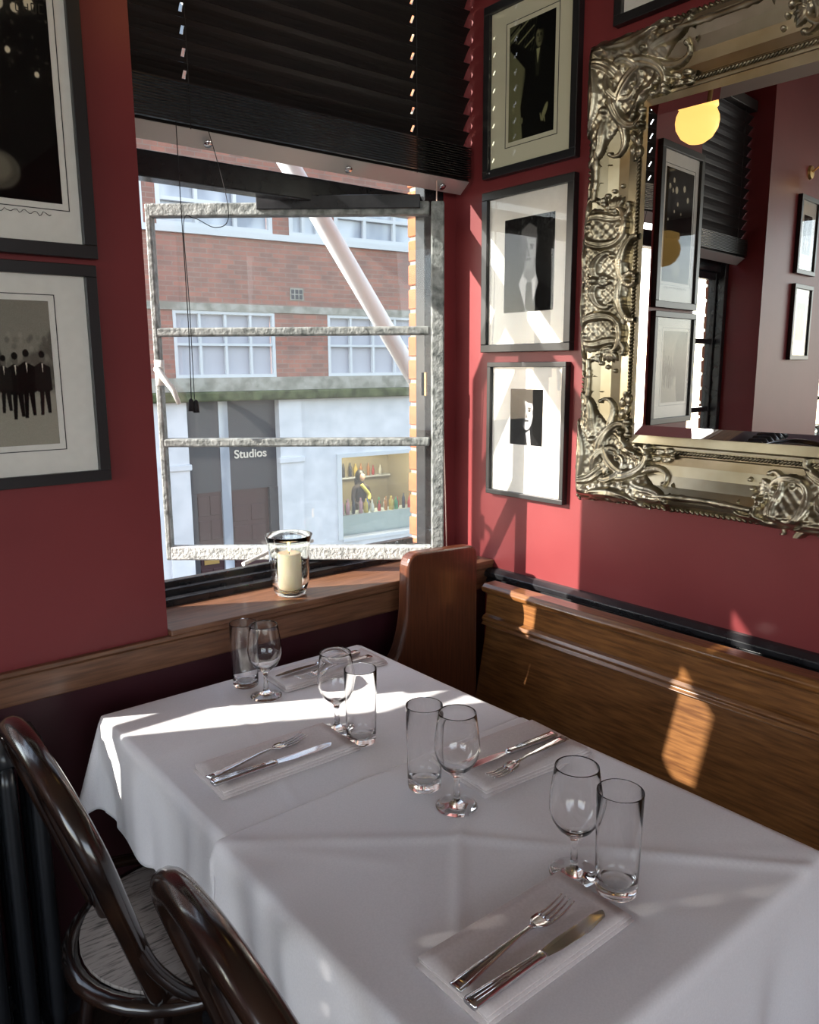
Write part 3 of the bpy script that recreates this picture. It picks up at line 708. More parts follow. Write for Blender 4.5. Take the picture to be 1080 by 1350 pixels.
for sx in (1, -1):
    for sy in (1, -1):
        gc.mesh(lambda a, b: (-sx*MW+sx*a, -sy*MH+sy*b), 'corner_scrollwork', M['gold'], mir)
def cartouche_relief():
    sf = lambda a, b: np.where(a > .185, .002, np.interp(np.clip(a, 0, .185), PT, PHt))
    g = Relief(.030, .205, -.235, .235, sf)
    pl = [(.055, 0), (.066, .05), (.058, .09), (.080, .13), (.10, .165), (.15, .175), (.182, .15), (.192, .10), (.20, .05), (.20, 0)]
    g.shell(pl+[(a, -b) for a, b in reversed(pl[1:-1])], None, .015)
    for q in (1, -1):
        k = lambda *a, **b: g.scroll(*a, q=q, **b)
        k((.078, .048), 100, .19, 9, 66, .0115, .018); k((.172, .055), 84, .23, -7, -58, .0130, .016); k((.193, .022), 92, .12, -6, -90, .0090, .010)
        k((.130, .085), 8, .15, 13, 80, .0115, .018); k((.178, .135), 80, .18, 8, 70, .0110, .010); k((.118, .150), 20, .15, -12, -80, .0100, .012, s2=-1)
        k((.076, .125), 95, .14, -11, -85, .0090, .012); k((.172, .195), 92, .14, 5, 90, .0080, .006, s2=-1); k((.135, .030), 92, .12, 16, 95, .0100, .026)
        for a in (60, 80, 100, 120): g.leaf((.10, q*.165), a*q, .035, .0070, .008)
        for i in range(8):
            u = i/7; g.berry(.085+.045*math.sin(u*3.1), q*(.155+.065*u), .0082-.003*u, .006)
    for a in range(0, 360, 45): g.leaf((.132, 0), a, .026, .0070, .022)
    g.berry(.132, 0, .010, .032)
    return g
gk = cartouche_relief()
for side in range(4):
    vert = side in (0, 2); sg_ = -1 if side in (0, 3) else 1; I = iw if vert else ih
    gk.mesh((lambda a, b: (sg_*(I+a), b)) if vert else (lambda a, b: (b, sg_*(I+a))), 'cartouche_scrollwork', M['gold'], mir)
# slender reeded rods along the crest of each side with ring turnings
for sd, (lo, hi) in {0: (.19, .31), 2: (.19, .31), 1: (.20, .45), 3: (.20, .45)}.items():
    for q in (1, -1):
        P = []; rad = []
        for i in range(25):
            u = i/24; s = q*(lo+(hi-lo)*u); x, y = frame_pt(sd, .150-.006*math.sin(u*math.pi), s); P.append((x, y, .060)); rad.append(.0066+(.0028 if i in (6, 8, 16, 18) else 0))
        MB().tube(P, rad, 8).build('reeded_rod', M['gold'], mir, smooth=True)
# silvered plate: sits a touch askew in the rebate, with a bevelled margin
gw, gh, bv = iw+.004, ih+.004, .024
g = empty('mirror_plate_seat')
bpy.data.objects.remove(g)
ta = math.tan(R(3.2))
def gp(x, y, dz=0): return (x, y, .030+x*ta*-1+dz)
v = [gp(-gw, -gh, -.0022), gp(gw, -gh, -.0022), gp(gw, gh, -.0022), gp(-gw, gh, -.0022), gp(-gw+bv, -gh+bv), gp(gw-bv, -gh+bv), gp(gw-bv, gh-bv), gp(-gw+bv, gh-bv)]
o = MB().add(v, [(4, 5, 6, 7), (0, 1, 5, 4), (1, 2, 6, 5), (2, 3, 7, 6), (3, 0, 4, 7)]).build('mirror_plate', M['mirror'], mir)
MB().box((-MW+.03, -MH+.03, .0005), (MW-.03, MH-.03, .001)).build('backing_board', M['frameblack'], mir)

# ------------------------------------------------------------------ bench
be = empty('wooden_bench', (1.60, 1.60, 0)); tag(be, 'varnished oak pew bench with panelled back and shaped end along the red wall', 'bench')
def BY(m, poly, y0, y1): return m.prism(poly, lambda p: (p[0]-1.6, y0-1.6, p[1]), lambda p: (p[0]-1.6, y1-1.6, p[1]))
m = MB(); BY(m, [(1.575, .800), (1.572, .812), (1.585, .822), (1.63, .822), (1.64, .812), (1.64, .790), (1.60, .786)], -1.2, 1.60); m.build('cap_rail', M['benchwood'], be, bevel=.004, seg=3)
m = MB(); BY(m, [(1.600, .790), (1.594, .725), (1.62, .725), (1.625, .790)], -1.2, 1.60); m.build('frieze_board', M['benchwood'], be)
m = MB(); BY(m, [(1.594, .728), (1.582, .724), (1.576, .716), (1.582, .708), (1.574, .700), (1.590, .692), (1.62, .700), (1.62, .728)], -1.2, 1.60); m.build('moulding', M['benchwood'], be, bevel=.002)
m = MB(); BY(m, [(1.600, .700), (1.545, .42), (1.575, .42), (1.625, .700)], -1.2, 1.60); m.build('back_panel', M['benchwood'], be)
m = MB(); BY(m, [(1.60, .46), (1.20, .46), (1.18, .45), (1.20, .43), (1.60, .43)], -1.2, 1.60); m.build('seat_board', M['benchwood'], be, bevel=.004)
m = MB(); BY(m, [(1.25, .43), (1.25, .0), (1.28, .0), (1.28, .43)], -1.2, 1.60); m.build('front_board', M['benchwood'], be)
def fillet(P, r, n=5):
    out = []; k = len(P)
    for i in range(k):
        p = Vector(P[i]); a = Vector(P[i-1]); b = Vector(P[(i+1) % k]); rr = r[i] if hasattr(r, '__len__') else r
        if rr <= 0: out.append(tuple(p)); continue
        da = (a-p); db = (b-p); rr = min(rr, da.length*.45, db.length*.45); s = p+da.normalized()*rr; e = p+db.normalized()*rr
        for j in range(n+1):
            t = j/n; q = s*(1-t)**2+p*2*t*(1-t)+e*t*t; out.append(tuple(q))
    return out
E_ = fillet([(1.300, .952), (1.560, .940), (1.565, 0), (1.13, 0), (1.13, .44), (1.10, .61), (1.255, .655), (1.292, .76)], [.045, .035, 0, 0, .03, .04, .10, .10], 7)
m = MB(); BY(m, E_, 1.60, 1.642); m.build('bench_end', M['benchend'], be, bevel=.009, seg=3)
be['label'] = 'varnished oak pew bench with panelled back and shaped end along the red wall'

# ------------------------------------------------------------------ tables and cloths
def cloth(name, x0, x1, y0, y1, z, over, label, seed=1, creases=(), n_wave=1.0, res=.008):
    rs = random.Random(seed); ph = [rs.uniform(0, 6.28) for _ in range(8)]
    oL, oR, oF, oB = over
    nx = int((x1-x0+oL+oR)/res); ny = int((y1-y0+oF+oB)/res); v = []; f = []
    for j in range(ny+1):
        for i in range(nx+1):
            u = x0-oL+(x1-x0+oL+oR)*i/nx; w_ = y0-oF+(y1-y0+oF+oB)*j/ny
            cx = min(max(u, x0), x1); cy = min(max(w_, y0), y1); dx, dy = u-cx, w_-cy; d = math.hypot(dx, dy)
            zz = z+.0012*math.sin(9*cx+3*cy+ph[0])*math.sin(7*cy-2*cx+ph[1])
            for (px, py, qx, qy, amp, wd) in creases:
                L = math.hypot(qx-px, qy-py); tx, ty = (qx-px)/L, (qy-py)/L; s = (u-px)*tx+(w_-py)*ty; e = -(u-px)*ty+(w_-py)*tx
                k = min(max(min(s, L-s)/.03+.5, 0), 1); zz += amp*k*max(0, 1-abs(e)/wd)
            if d < 1e-9: v.append((cx, cy, zz)); continue
            nxn, nyn = dx/d, dy/d
            phi = math.atan2(abs(dy), abs(dx)); cf = math.sin(2*phi)**2
            s = (cx*1.0+cy*1.3) if cf < .001 else cx+cy+phi*.2
            wave = math.sin(s*19*n_wave+ph[2])*.55+math.sin(s*41*n_wave+ph[3])*.3
            rnd = .010
            fall = max(0, d-rnd*.57)
            out = min(d, rnd)*.9+fall*(.035+.05*wave*min(1, fall/.12)*(1-cf)+.26*cf)
            if cf > .001: out += 0
            edge_tw = .02*math.sin(s*27+ph[4])*min(1, fall/.2)
            tx, ty = -nyn, nxn
            drop = fall*(.985-.06*cf)
            # sheets pinch to the corner ridge
            v.append((cx+nxn*out+tx*edge_tw*(1-cf), cy+nyn*out+ty*edge_tw*(1-cf), zz-(rnd-math.sqrt(max(0, rnd*rnd-min(d, rnd)**2)))*.8-drop))
    for j in range(ny):
        for i in range(nx):
            a = j*(nx+1)+i; f.append((a, a+1, a+nx+2, a+nx+1))
    o = MB().add(v, f).build(name, M['cloth'], None, smooth=True)
    so = o.modifiers.new('thick', 'SOLIDIFY'); so.thickness = .0012; so.offset = 1
    tag(o, label, 'tablecloth'); return o
TA = (.470, 1.112, 1.022, 1.575); TB = (.455, 1.112, .425, 1.012)
def table(x0, x1, y0, y1, label):
    t = empty('table', ((x0+x1)/2, (y0+y1)/2, 0)); tag(t, label, 'table'); hx, hy = (x1-x0)/2-.012, (y1-y0)/2-.012
    MB().box((-hx, -hy, .715), (hx, hy, .744)).build('table_top', M['bentwood'], t, bevel=.004)
    MB().lathe([(0, .03), (.035, .03), (.03, .10), (.03, .70), (.06, .714), (0, .714)], 16).build('column', M['blackpaint'], t, smooth=True)
    for a in range(4):
        c, s = math.cos(R(45+90*a)), math.sin(R(45+90*a))
        MB().tube([(0, 0, .06), (c*.12, s*.12, .045), (c*.26, s*.26, .018)], [.02, .018, .014], 8).build('foot', M['blackpaint'], t, smooth=True)
    return t
table(*TA, 'square restaurant table under the cloth nearest the window'); table(*TB, 'square restaurant table under the cloth nearest the viewer')
cloth('tablecloth', *TA, .7475, (.205, .03, .012, .14), 'white linen tablecloth on the table nearest the window, crossed by sunlight', 3, creases=((.60, 1.03, .72, 1.56, .0020, .010), (.48, 1.33, 1.10, 1.30, .0018, .010)))
cloth('tablecloth', *TB, .7525, (.27, .05, .28, .022), 'white linen tablecloth with crossing fold creases on the table nearest the viewer', 8, creases=((.46, 1.0, .735, .787, .0034, .013), (.735, .787, 1.11, .37, .0040, .013), (.735, .787, .52, .56, .0038, .013), (.735, .787, .93, .93, .0030, .013), (.78, .70, 1.10, .44, .0015, .02), (.46, 1.0, .62, .80, .0015, .02)))

# ------------------------------------------------------------------ napkins, cutlery, glasses
ZA, ZB = .7500, .7552
def napkin(cx, cy, z, rot, W, H, label):
    r = empty('folded_napkin', (cx, cy, z), (0, 0, R(rot))); tag(r, label, 'napkin', None)
    for k, (dx, dy, ins) in enumerate(((0, 0, 0), (.002, .001, .003), (-.001, .002, .005))):
        nx, ny = 14, 9; v = []; f = []
        for j in range(ny+1):
            for i in range(nx+1):
                x = -W/2+ins+(W-2*ins)*i/nx; y = -H/2+ins*.5+(H-ins)*j/ny
                e = min(min(i, nx-i)/2, min(j, ny-j)/2, 1)
                v.append((x+dx, y+dy, .0010+.0046*k+.0020*e+.0006*math.sin(x*40+k)*math.cos(y*35)))
        for j in range(ny):
            for i in range(nx): a = j*(nx+1)+i; f.append((a, a+1, a+nx+2, a+nx+1))
        o = MB().add(v, f).build('fold' if k else 'base_fold', M['napkin'], r, smooth=True)
        so = o.modifiers.new('t', 'SOLIDIFY'); so.thickness = .0026; so.offset = -1
    return r
def make_fork():
    r = empty('fork'); m = MB()
    # handle: flattened tapering bar with raised rim
    P = [(-.105, 0, .0032), (-.09, 0, .0034), (-.04, 0, .005), (.005, 0, .0068), (.025, 0, .0062), (.036, 0, .0045)]
    wv = [.0095, .0098, .0062, .0032, .0030, .0045]; hv = [.0016, .0018, .0018, .0018, .0018, .0016]
    v = []; f = []
    for (x, y, z), w_, h in zip(P, wv, hv):
        for a in range(10):
            t = 2*math.pi*a/10; cx_, sy_ = math.cos(t), math.sin(t)
            v.append((x, w_*math.copysign(abs(cx_)**.6, cx_), z+h*math.copysign(abs(sy_)**.6, sy_)))
    for i in range(len(P)-1):
        for a in range(10): f.append((i*10+a, i*10+(a+1) % 10, (i+1)*10+(a+1) % 10, (i+1)*10+a))
    f.append(tuple(range(9, -1, -1))); f.append(tuple(range(50, 60)))
    m.add(v, f); m.build('handle', M['chrome'], r, smooth=True)
    for q in (-1, 1): MB().tube([(-.103, q*.006, .0048), (-.06, q*.0045, .0055), (-.02, q*.0025, .0068)], .0007, 5).build('handle_ridge', M['chrome'], r, smooth=True)
    m = MB()   # head and four tines as one curved sheet
    def zc(x): return .0035-.0055*math.sin(max(0, min(1, (x-.036)/.07))*math.pi)*.6+max(0, (x-.085))*.12+.002
    sec = []
    for i in range(7):
        x = .032+i*.0045; w_ = [.0040, .0075, .0105, .0118, .0122, .0123, .0123][i]; sec.append((x, w_))
    v = []; f = []
    for x, w_ in sec:
        for y in (-w_, -w_/2, 0, w_/2, w_): v.append((x, y, zc(x)+.0012*(abs(y)/w_)**2))
    k = len(v)
    v += [(x, y, z-.0014) for x, y, z in v]
    for i in range(len(sec)-1):
        for a in range(4): f.append((i*5+a, i*5+a+1, (i+1)*5+a+1, (i+1)*5+a)); f.append((k+i*5+a, k+(i+1)*5+a, k+(i+1)*5+a+1, k+i*5+a+1))
        f.append((i*5, (i+1)*5, k+(i+1)*5, k+i*5)); f.append((i*5+4, k+i*5+4, k+(i+1)*5+4, (i+1)*5+4))
    e = (len(sec)-1)*5
    for a in range(4): f.append((e+a, e+a+1, k+e+a+1, k+e+a)); f.append((a, k+a, k+a+1, a+1))
    m.add(v, f)
    for t in range(4):
        y = -.0102+.0068*t; P = []; rd = []
        for i in range(7):
            x = .056+i*.0082; P.append((x, y*(1-.05*i/6), zc(x)-.0003)); rd.append(.0021*(1-.55*i/6))
        m.tube(P, rd, 6)
    m.build('tined_head', M['chrome'], r, smooth=True)
    return r
def make_knife():
    r = empty('table_knife'); v = []; f = []; n = 10
    P = [(-.115, .0092, .0034), (-.112, .0100, .0038), (-.06, .0080, .0038), (-.012, .0060, .0038), (-.006, .0068, .0042), (.0, .0068, .0042), (.004, .0050, .003)]
    for x, w_, h in P:
        for a in range(n):
            t = 2*math.pi*a/n; c_, s_ = math.cos(t), math.sin(t)
            v.append((x, w_*math.copysign(abs(c_)**.5, c_), .0045+h*math.copysign(abs(s_)**.5, s_)))
    for i in range(len(P)-1):
        for a in range(n): f.append((i*n+a, i*n+(a+1) % n, (i+1)*n+(a+1) % n, (i+1)*n+a))
    f.append(tuple(range(n-1, -1, -1))); f.append(tuple(range((len(P)-1)*n, len(P)*n)))
    MB().add(v, f).build('handle', M['chrome'], r, smooth=True)
    for q in (-1, 0, 1): MB().tube([(-.108, q*.0045, .0082), (-.06, q*.0036, .0084), (-.018, q*.0026, .0084)], .0007, 5).build('handle_ridge', M['chrome'], r, smooth=True)
    poly = fillet([(.002, -.0050), (.03, -.0085), (.075, -.0095), (.112, -.004), (.118, .006), (.10, .0092), (.03, .0085), (.002, .0055)], .004, 3)
    m = MB().prism(poly, lambda p: (p[0], p[1], .0035+(.0004 if p[1] > 0 else 0)), lambda p: (p[0], p[1], .0040+(.0014 if p[1] > 0 else .0002)))
    m.build('blade', M['chrome'], r, bevel=.0004)
    return r
def make_wine():
    r = empty('wine_glass')
    outer = [(.0, .0), (.033, .0), (.0338, .0012), (.030, .0028), (.018, .006), (.008, .011), (.0052, .018), (.0046, .032), (.0050, .046), (.0066, .054), (.014, .061), (.0245, .070), (.0325, .083), (.0362, .097), (.0365, .110), (.0345, .130), (.0318, .148), (.0302, .1585), (.0298, .1605), (.0292, .1605)]
    inner = [(.0288, .1585), (.0302, .148), (.0329, .130), (.0349, .110), (.0345, .097), (.0308, .084), (.0228, .0722), (.012, .0645), (.004, .062), (0, .0615)]
    MB().lathe(outer+inner, 48).build('glass_body', M['glass'], r, smooth=True)
    return r
def make_tumbler():
    r = empty('highball_glass')
    MB().lathe([(0, .0012), (.020, .001), (.0255, .0), (.0275, .0015), (.0282, .006), (.0286, .03), (.0300, .10), (.0308, .144), (.0305, .1455), (.0300, .1455), (.0296, .144), (.0287, .10), (.0272, .03), (.0262, .016), (.022, .0125), (.012, .0118), (0, .0118)], 48).build('glass_body', M['glass'], r, smooth=True)
    return r
def place(protos, key, maker, loc, rot, label, cat, group, tilt=0, pitch=0):
    if key not in protos: protos[key] = maker(); o = protos[key]
    else: o = copy_tree(protos[key])
    o.location = loc; o.rotation_euler = (tilt, pitch, R(rot)); tag(o, label, cat, group); return o
PR = {}
NZ = .0139; ZA += .0012; ZB += .0015
napkin(.649, .570, ZB, 0, .262, .118, 'folded napkin at the nearest place setting, front of the near table')
napkin(.650, 1.176, ZA, -1, .275, .122, 'folded napkin on the window table, by the left glass pair')
napkin(.972, .905, ZB, -4, .255, .150, 'folded napkin beside the bench on the near table')
napkin(.953, 1.478, ZA, -2, .275, .105, 'folded napkin at the far corner by the window and bench')
place(PR, 'f', make_fork, (.623, .568, ZB+NZ), 4, 'fork on the nearest napkin, tines to the glasses', 'fork', 'forks')
place(PR, 'k', make_knife, (.628, .531, ZB+NZ), -1, 'table knife on the nearest napkin, lying next to the fork', 'knife', 'knives')
place(PR, 'f', make_fork, (.614, 1.182, ZA+NZ), 8, 'fork on the left napkin of the window table', 'fork', 'forks')
place(PR, 'k', make_knife, (.622, 1.140, ZA+NZ), -3, 'table knife on the left napkin of the window table', 'knife', 'knives')
place(PR, 'f', make_fork, (.972, .864, ZB+NZ), 184, 'fork on the napkin beside the bench, handle to the bench', 'fork', 'forks')
place(PR, 'k', make_knife, (.956, .899, ZB+NZ), 176, 'table knife on the napkin beside the bench, handle to the bench', 'knife', 'knives')
place(PR, 'f', make_fork, (.955, 1.447, ZA+NZ), 183, 'fork on the far corner napkin by the window', 'fork', 'forks')
place(PR, 'k', make_knife, (.935, 1.487, ZA+NZ), 181, 'table knife on the far corner napkin by the window', 'knife', 'knives')
for (x, y, z, lab) in ((.797, .622, ZB, 'wine glass in front, nearest the viewer'), (.787, .850, ZB, 'wine glass in the middle pair, beside the bench-side napkin'), (.797, 1.205, ZA, 'wine glass on the window table, right of the left napkin'), (.772, 1.440, ZA, 'wine glass at the back, standing in the sun below the window')):
    place(PR, 'w', make_wine, (x, y, z), 0, lab, 'wine glass', 'wine glasses')
for (x, y, z, lab) in ((.812, .562, ZB, 'tall straight tumbler in front, touching the nearest napkin'), (.787, .930, ZB, 'tall straight tumbler in the middle pair, left of its wine glass'), (.807, 1.138, ZA, 'tall straight tumbler on the window table, in front of its wine glass'), (.766, 1.522, ZA, 'tall straight tumbler at the back, nearest the window shelf')):
    place(PR, 't', make_tumbler, (x, y, z), 0, lab, 'tumbler', 'tall tumblers')
# napkins' corner under the front tumbler stays clear; candle on the shelf
def candle(x, y, z, s, label):
    r = empty('candle_holder', (x, y, z)); r.scale = (s, s, s); tag(r, label, 'candle holder')
    MB().lathe([(0, .003), (.030, .002), (.036, 0), (.040, .004), (.043, .012), (.050, .035), (.0525, .07), (.053, .11), (.056, .140), (.0615, .160), (.0625, .1615), (.060, .1615), (.0545, .142), (.0505, .11), (.050, .07), (.0475, .036), (.041, .016), (.034, .0125), (0, .0115)], 48).build('glass_vase', M['vase'], r, smooth=True)
    cd = MB().lathe([(0, 0), (.030, 0), (.031, .002), (.031, .098), (.029, .101), (.024, .100), (.010, .096), (0, .096)], 28).build('pillar_candle', M['wax'], r, smooth=True); cd.location = (0, 0, .0118); 
    MB().tube([(0, 0, .095), (.0005, 0, .106)], .0012, 6).build('wick', M['cord'], cd)
    MB().lathe([(0, .102), (.003, .106), (.0042, .111), (.003, .118), (.0012, .126), (0, .131)], 12).build('flame', M['flame'], cd, smooth=True)
    return r
candle(1.030, 1.765, ZS+.004, 1.0, 'glass vase holding a lit cream pillar candle on the window shelf')
candle(-1.62, 1.78, ZS+.004, 1.45, 'glass vase with candle on the far window shelf, seen in the mirror')

# ------------------------------------------------------------------ bentwood chairs
def make_chair():
    r = empty('bentwood_chair')
    rg = [(.195*math.cos(R(a))*1.03, .195*math.sin(R(a)), .455) for a in range(0, 360, 10)]
    MB().tube(rg, .0165, 10, closed=True, flat=.9).build('seat_ring', M['bentwood'], r, smooth=True)
    MB().lathe([(0, -.004), (.186, -.004), (.186, .003), (.12, .0015), (0, 0)], 40, (0, 0, .470)).build('seat', M['seatply'], r, smooth=False)
    def hoop(wb, wt, zs, z1, x0, lean):
        P = [(x0-lean*(z-.46), -(wb+(wt-wb)*u), z) for u, z in ((i/6, .46+(zs-.46)*i/6) for i in range(6))]
        P += [(x0-lean*(zs+(z1-zs)*math.sin(math.pi*i/20)-.46), -wt*math.cos(math.pi*i/20), zs+(z1-zs)*math.sin(math.pi*i/20)) for i in range(21)]
        return P+[(x, -y, z) for x, y, z in reversed(P[:6])]
    H = smooth_path(hoop(.150, .205, .76, .885, -.115, .30), 2)
    lower = [(-.16, -.175, .0), (-.145, -.172, .2), (-.128, -.170, .40)]
    for q in (-1, 1):
        MB().tube(smooth_path([(-.195, q*.180, .0), (-.150, q*.162, .22), (-.115, q*.151, .44), (-.115, q*.150, .47)], 5), [.0135+.004*min(1, i/8) for i in range(16)], 10).build('leg', M['bentwood'], r, smooth=True)
        MB().tube(smooth_path([(.205, q*.155, .0), (.165, q*.135, .22), (.135, q*.118, .445)], 5), [.011+.006*i/10 for i in range(11)], 10).build('leg', M['bentwood'], r, smooth=True)
        # hip brace from the back post down to the seat ring
        MB().tube(smooth_path([(-.158, q*.177, .61), (-.130, q*.190, .545), (-.085, q*.212, .497), (-.03, q*.212, .482), (.03, q*.203, .470)], 6), [.0115]*25, 8).build('hip_brace', M['bentwood'], r, smooth=True)
    MB().tube(H, [.0165+.0040*math.sin(math.pi*i/(len(H)-1)) for i in range(len(H))], 12, flat=1.0).build('back_hoop', M['bentwood'], r, smooth=True)
    H2 = smooth_path(hoop(.092, .132, .70, .800, -.115, .30), 2)
    MB().tube(H2, .0120, 10).build('inner_hoop', M['bentwood'], r, smooth=True)
    rg = [(.155*math.cos(R(a)), .155*math.sin(R(a)), .21) for a in range(0, 360, 12)]
    MB().tube(rg, .009, 8, closed=True).build('stretcher_ring', M['bentwood'], r, smooth=True)
    return r
ch = make_chair(); ch.location = (.495, 1.25, 0); tag(ch, 'dark bentwood chair pushed in at the window table, round seat showing', 'chair', 'bentwood chairs')
c2_ = copy_tree(ch); c2_.location = (.533, .680, 0); c2_.rotation_euler = (0, 0, R(-2)); tag(c2_, 'dark bentwood chair at the near table, only its hooped back showing', 'chair', 'bentwood chairs')

# ------------------------------------------------------------------ radiator
rd = empty('column_radiator', (-.2, 1.615, 0)); tag(rd, 'black cast iron column radiator under the window rail, left of the tables', 'radiator')
seg = None
for i in range(17):
    if seg is None:
        m = MB()
        for y in (-.045, 0, .045): m.tube([(0, y, .10), (0, y, .13), (0, y, .66), (0, y, .70)], [.012, .016, .016, .012], 8)
        m.tube([(0, -.055, .70), (0, -.03, .73), (0, .03, .73), (0, .055, .70)], [.018, .022, .022, .018], 8)
        m.tube([(0, -.055, .10), (0, -.03, .08), (0, .03, .08), (0, .055, .10)], [.018, .022, .022, .018], 8)
        seg = m.build('radiator_section', M['radiator'], rd, smooth=True); o = seg
    else: o = seg.copy(); C.objects.link(o); o.parent = rd
    o.location = (-.30+i*.052, 0, 0)
m = MB()
for x in (-.30, .53): m.tube([(x, 0, 0), (x, 0, .09)], .012, 8)
m.build('foot_pipe', M['radiator'], rd)

# ------------------------------------------------------------------ lamps
def globe_lamp(x, y, z, r_, label, watts):
    g = empty('pendant_lamp', (x, y, z)); tag(g, label, 'lamp')
    MB().lathe([(0, -1*r_), (.38*r_, -.92*r_), (.72*r_, -.69*r_), (.95*r_, -.31*r_), (1*r_, 0), (.97*r_, .25*r_), (.86*r_, .5*r_), (.80*r_, .6*r_), (.92*r_, .66*r_), (.86*r_, 1.0*r_), (.4*r_, 1.15*r_), (0, 1.15*r_)], 32).build('glass_shade', M['globe'], g, smooth=True)
    MB().tube([(0, 0, 1.1*r_), (0, 0, 2.9-z-.02)], .008, 8).build('rod', M['brass'], g)
    MB().lathe([(0, 2.87-z), (.05, 2.875-z), (.055, 2.895-z), (0, 2.895-z)], 20).build('ceiling_rose', M['brass'], g)
    return g
globe_lamp(.76, 1.46, 2.235, .070, 'warm glowing glass pendant lamp near the window, seen in the mirror', 2.5)
globe_lamp(-2.4, .2, 2.3, .12, 'warm glowing glass pendant lamp deeper in the room', 8)
s = empty('wall_sconce', (-1.03, Y0, 2.40)); tag(s, 'small brass wall sconce above the far pair of pictures', 'wall lamp')
MB().lathe([(0, 0), (.035, 0), (.03, .012), (0, .014)], 16).build('back_plate', M['brass'], s).rotation_euler = (R(90), 0, 0)
MB().tube(smooth_path([(0, -.01, 0), (0, -.06, .03), (0, -.10, .01), (0, -.10, -.02)], 5), .005, 8).build('arm', M['brass'], s)
MB().lathe([(.02, 0), (.045, -.07), (.043, -.07), (.018, 0)], 20, (0, -.10, -.01)).build('shade', M['globe'], s, smooth=True)


# ------------------------------------------------------------------ outside
gz = -2.4
struct('ground', MB().box((-40, 2.1, gz-.1), (40, 40, gz)), M['asphalt'])
AF = R(-6); EF = Vector((math.cos(AF), math.sin(AF), 0)); OF = Vector((7, 12, 0))
bl = empty('shop_building', OF, (0, 0, AF)); tag(bl, 'brick and white rendered building across the street with studio door and shop window', 'building')
def FB(m, s0, s1, z0, z1, d0, d1): return m.box((s0, -d1, z0), (s1, -d0, z1))      # d: how far proud of the face
def part(name, m_, s0, s1, z0, z1, d0=-.3, d1=0., bevel=0, parent=None): return FB(MB(), s0, s1, z0, z1, d0, d1).build(name, m_, parent or bl, bevel=bevel)
def fwin(s0, s1, z0, z1, nx, ny, glassm, fr=.05):
    m = MB(); FB(m, s0, s1, z0, z0+fr, -.08, .01); FB(m, s0, s1, z1-fr, z1, -.08, .01); FB(m, s0, s0+fr, z0+fr, z1-fr, -.08, .01); FB(m, s1-fr, s1, z0+fr, z1-fr, -.08, .01)
    for i in range(1, nx): x = s0+(s1-s0)*i/nx; FB(m, x-fr*.4, x+fr*.4, z0+fr, z1-fr, -.07, 0)
    for i in range(1, ny): z = z0+(z1-z0)*i/ny; FB(m, s0+fr, s1-fr, z-fr*.4, z+fr*.4, -.07, .001)
    w_ = m.build('window', M['farwin'], bl)
    part('window_glass', glassm, s0+fr, s1-fr, z0+fr, z1-fr, -.12, -.09, parent=w_)
    return w_
# brick courses between the window bands (openings left free)
part('brick_wall', M['farbrick'], -14, 14, 2.46, 3.50)
for a, b in ((-14, -5.4), (-3.2, -1.84), (-.12, .88), (2.75, 4.4), (6.4, 14)): part('brick_pier', M['farbrick'], a, b, 1.28, 2.34)
part('lintel_band', M['stone'], -14, 14, 2.34, 2.46, -.3, .03)
for a, b in ((-5.4, -3.2), (-1.84, -.12), (.88, 2.75), (4.4, 6.4)):
    fwin(a, b, 1.28, 2.34, 4, 2, M['farblind'])
part('stone_band', M['stone'], -14, 14, 1.06, 1.28, -.3, .05)
part('mossy_cornice', M['moss'], -14, 14, .90, 1.06, -.3, .22, bevel=.03)
part('upper_sill', M['farwin'], -14, 14, 3.50, 3.60, -.3, .06)
for a, b in ((-8, -5.2), (-4.9, -2.2), (-2.0, -.1), (.2, 1.0), (1.05, 2.9), (3.1, 5.5)):
    fwin(a, b, 3.60, 4.40, 3, 2, M['farglass'], .07)
part('brick_wall', M['farbrick'], -14, 14, 4.40, 6.2, -.3, 0)
for a, b in ((-14, -8), (-5.2, -4.9), (-2.2, -2.0), (-.1, .2), (1.0, 1.05), (2.9, 3.1), (5.5, 14)): part('brick_pier', M['farbrick'], a, b, 3.60, 4.40)
for k in range(4):
    fwin(-5+k*3, -3.4+k*3, 6.2, 7.4, 2, 3, M['farglass'], .07)
for k in range(5): part('brick_pier', M['farbrick'], -14 if k == 0 else -3.4+(k-1)*3, -5+k*3 if k < 4 else 14, 6.2, 7.4)
part('parapet', M['farbrick'], -14, 14, 7.4, 9.4)
# vent
v_ = part('air_vent', M['stone'], .18, .43, 2.56, 2.76, 0, .015)
for i in range(3):
    for j in range(2): part('vent_slot', M['doorgrey'], .20+.075*i, .255+.075*i, 2.58+.085*j, 2.65+.085*j, .01, .018, parent=v_)
# ground floor: white render, recessed dark doorway, shop window
part('white_render', M['render'], -14, -1.72, gz, .90)
part('white_render', M['render'], -.12, 1.00, gz, .90)
part('white_render', M['render'], 1.00, 5.0, -.12, .90)
part('stall_riser', M['render'], 1.00, 3.4, gz, -1.72)
part('white_render', M['render'], 3.4, 14, gz, -.12)
part('shopfront_panel', M['doorgrey'], -1.72, -.12, -.62, .90, -.3, -.12)
part('door_frame', M['doorgrey'], -1.72, -1.58, gz, -.62, -.3, -.10); part('door_frame', M['doorgrey'], -.28, -.12, gz, -.62, -.3, -.10)
dr = part('panelled_door', M['doorred'], -1.58, -1.14, gz, -.62, -.3, -.16)
for j in range(4):
    for i in range(2): part('door_panel', M['doorred'], -1.555+.21*i, -1.38+.21*i, gz+.12+.42*j, gz+.46+.42*j, -.16, -.145, parent=dr, bevel=.01)
part('letter_plate', M['brass'], -1.50, -1.24, -1.86, -1.78, -.145, -.13, parent=dr)
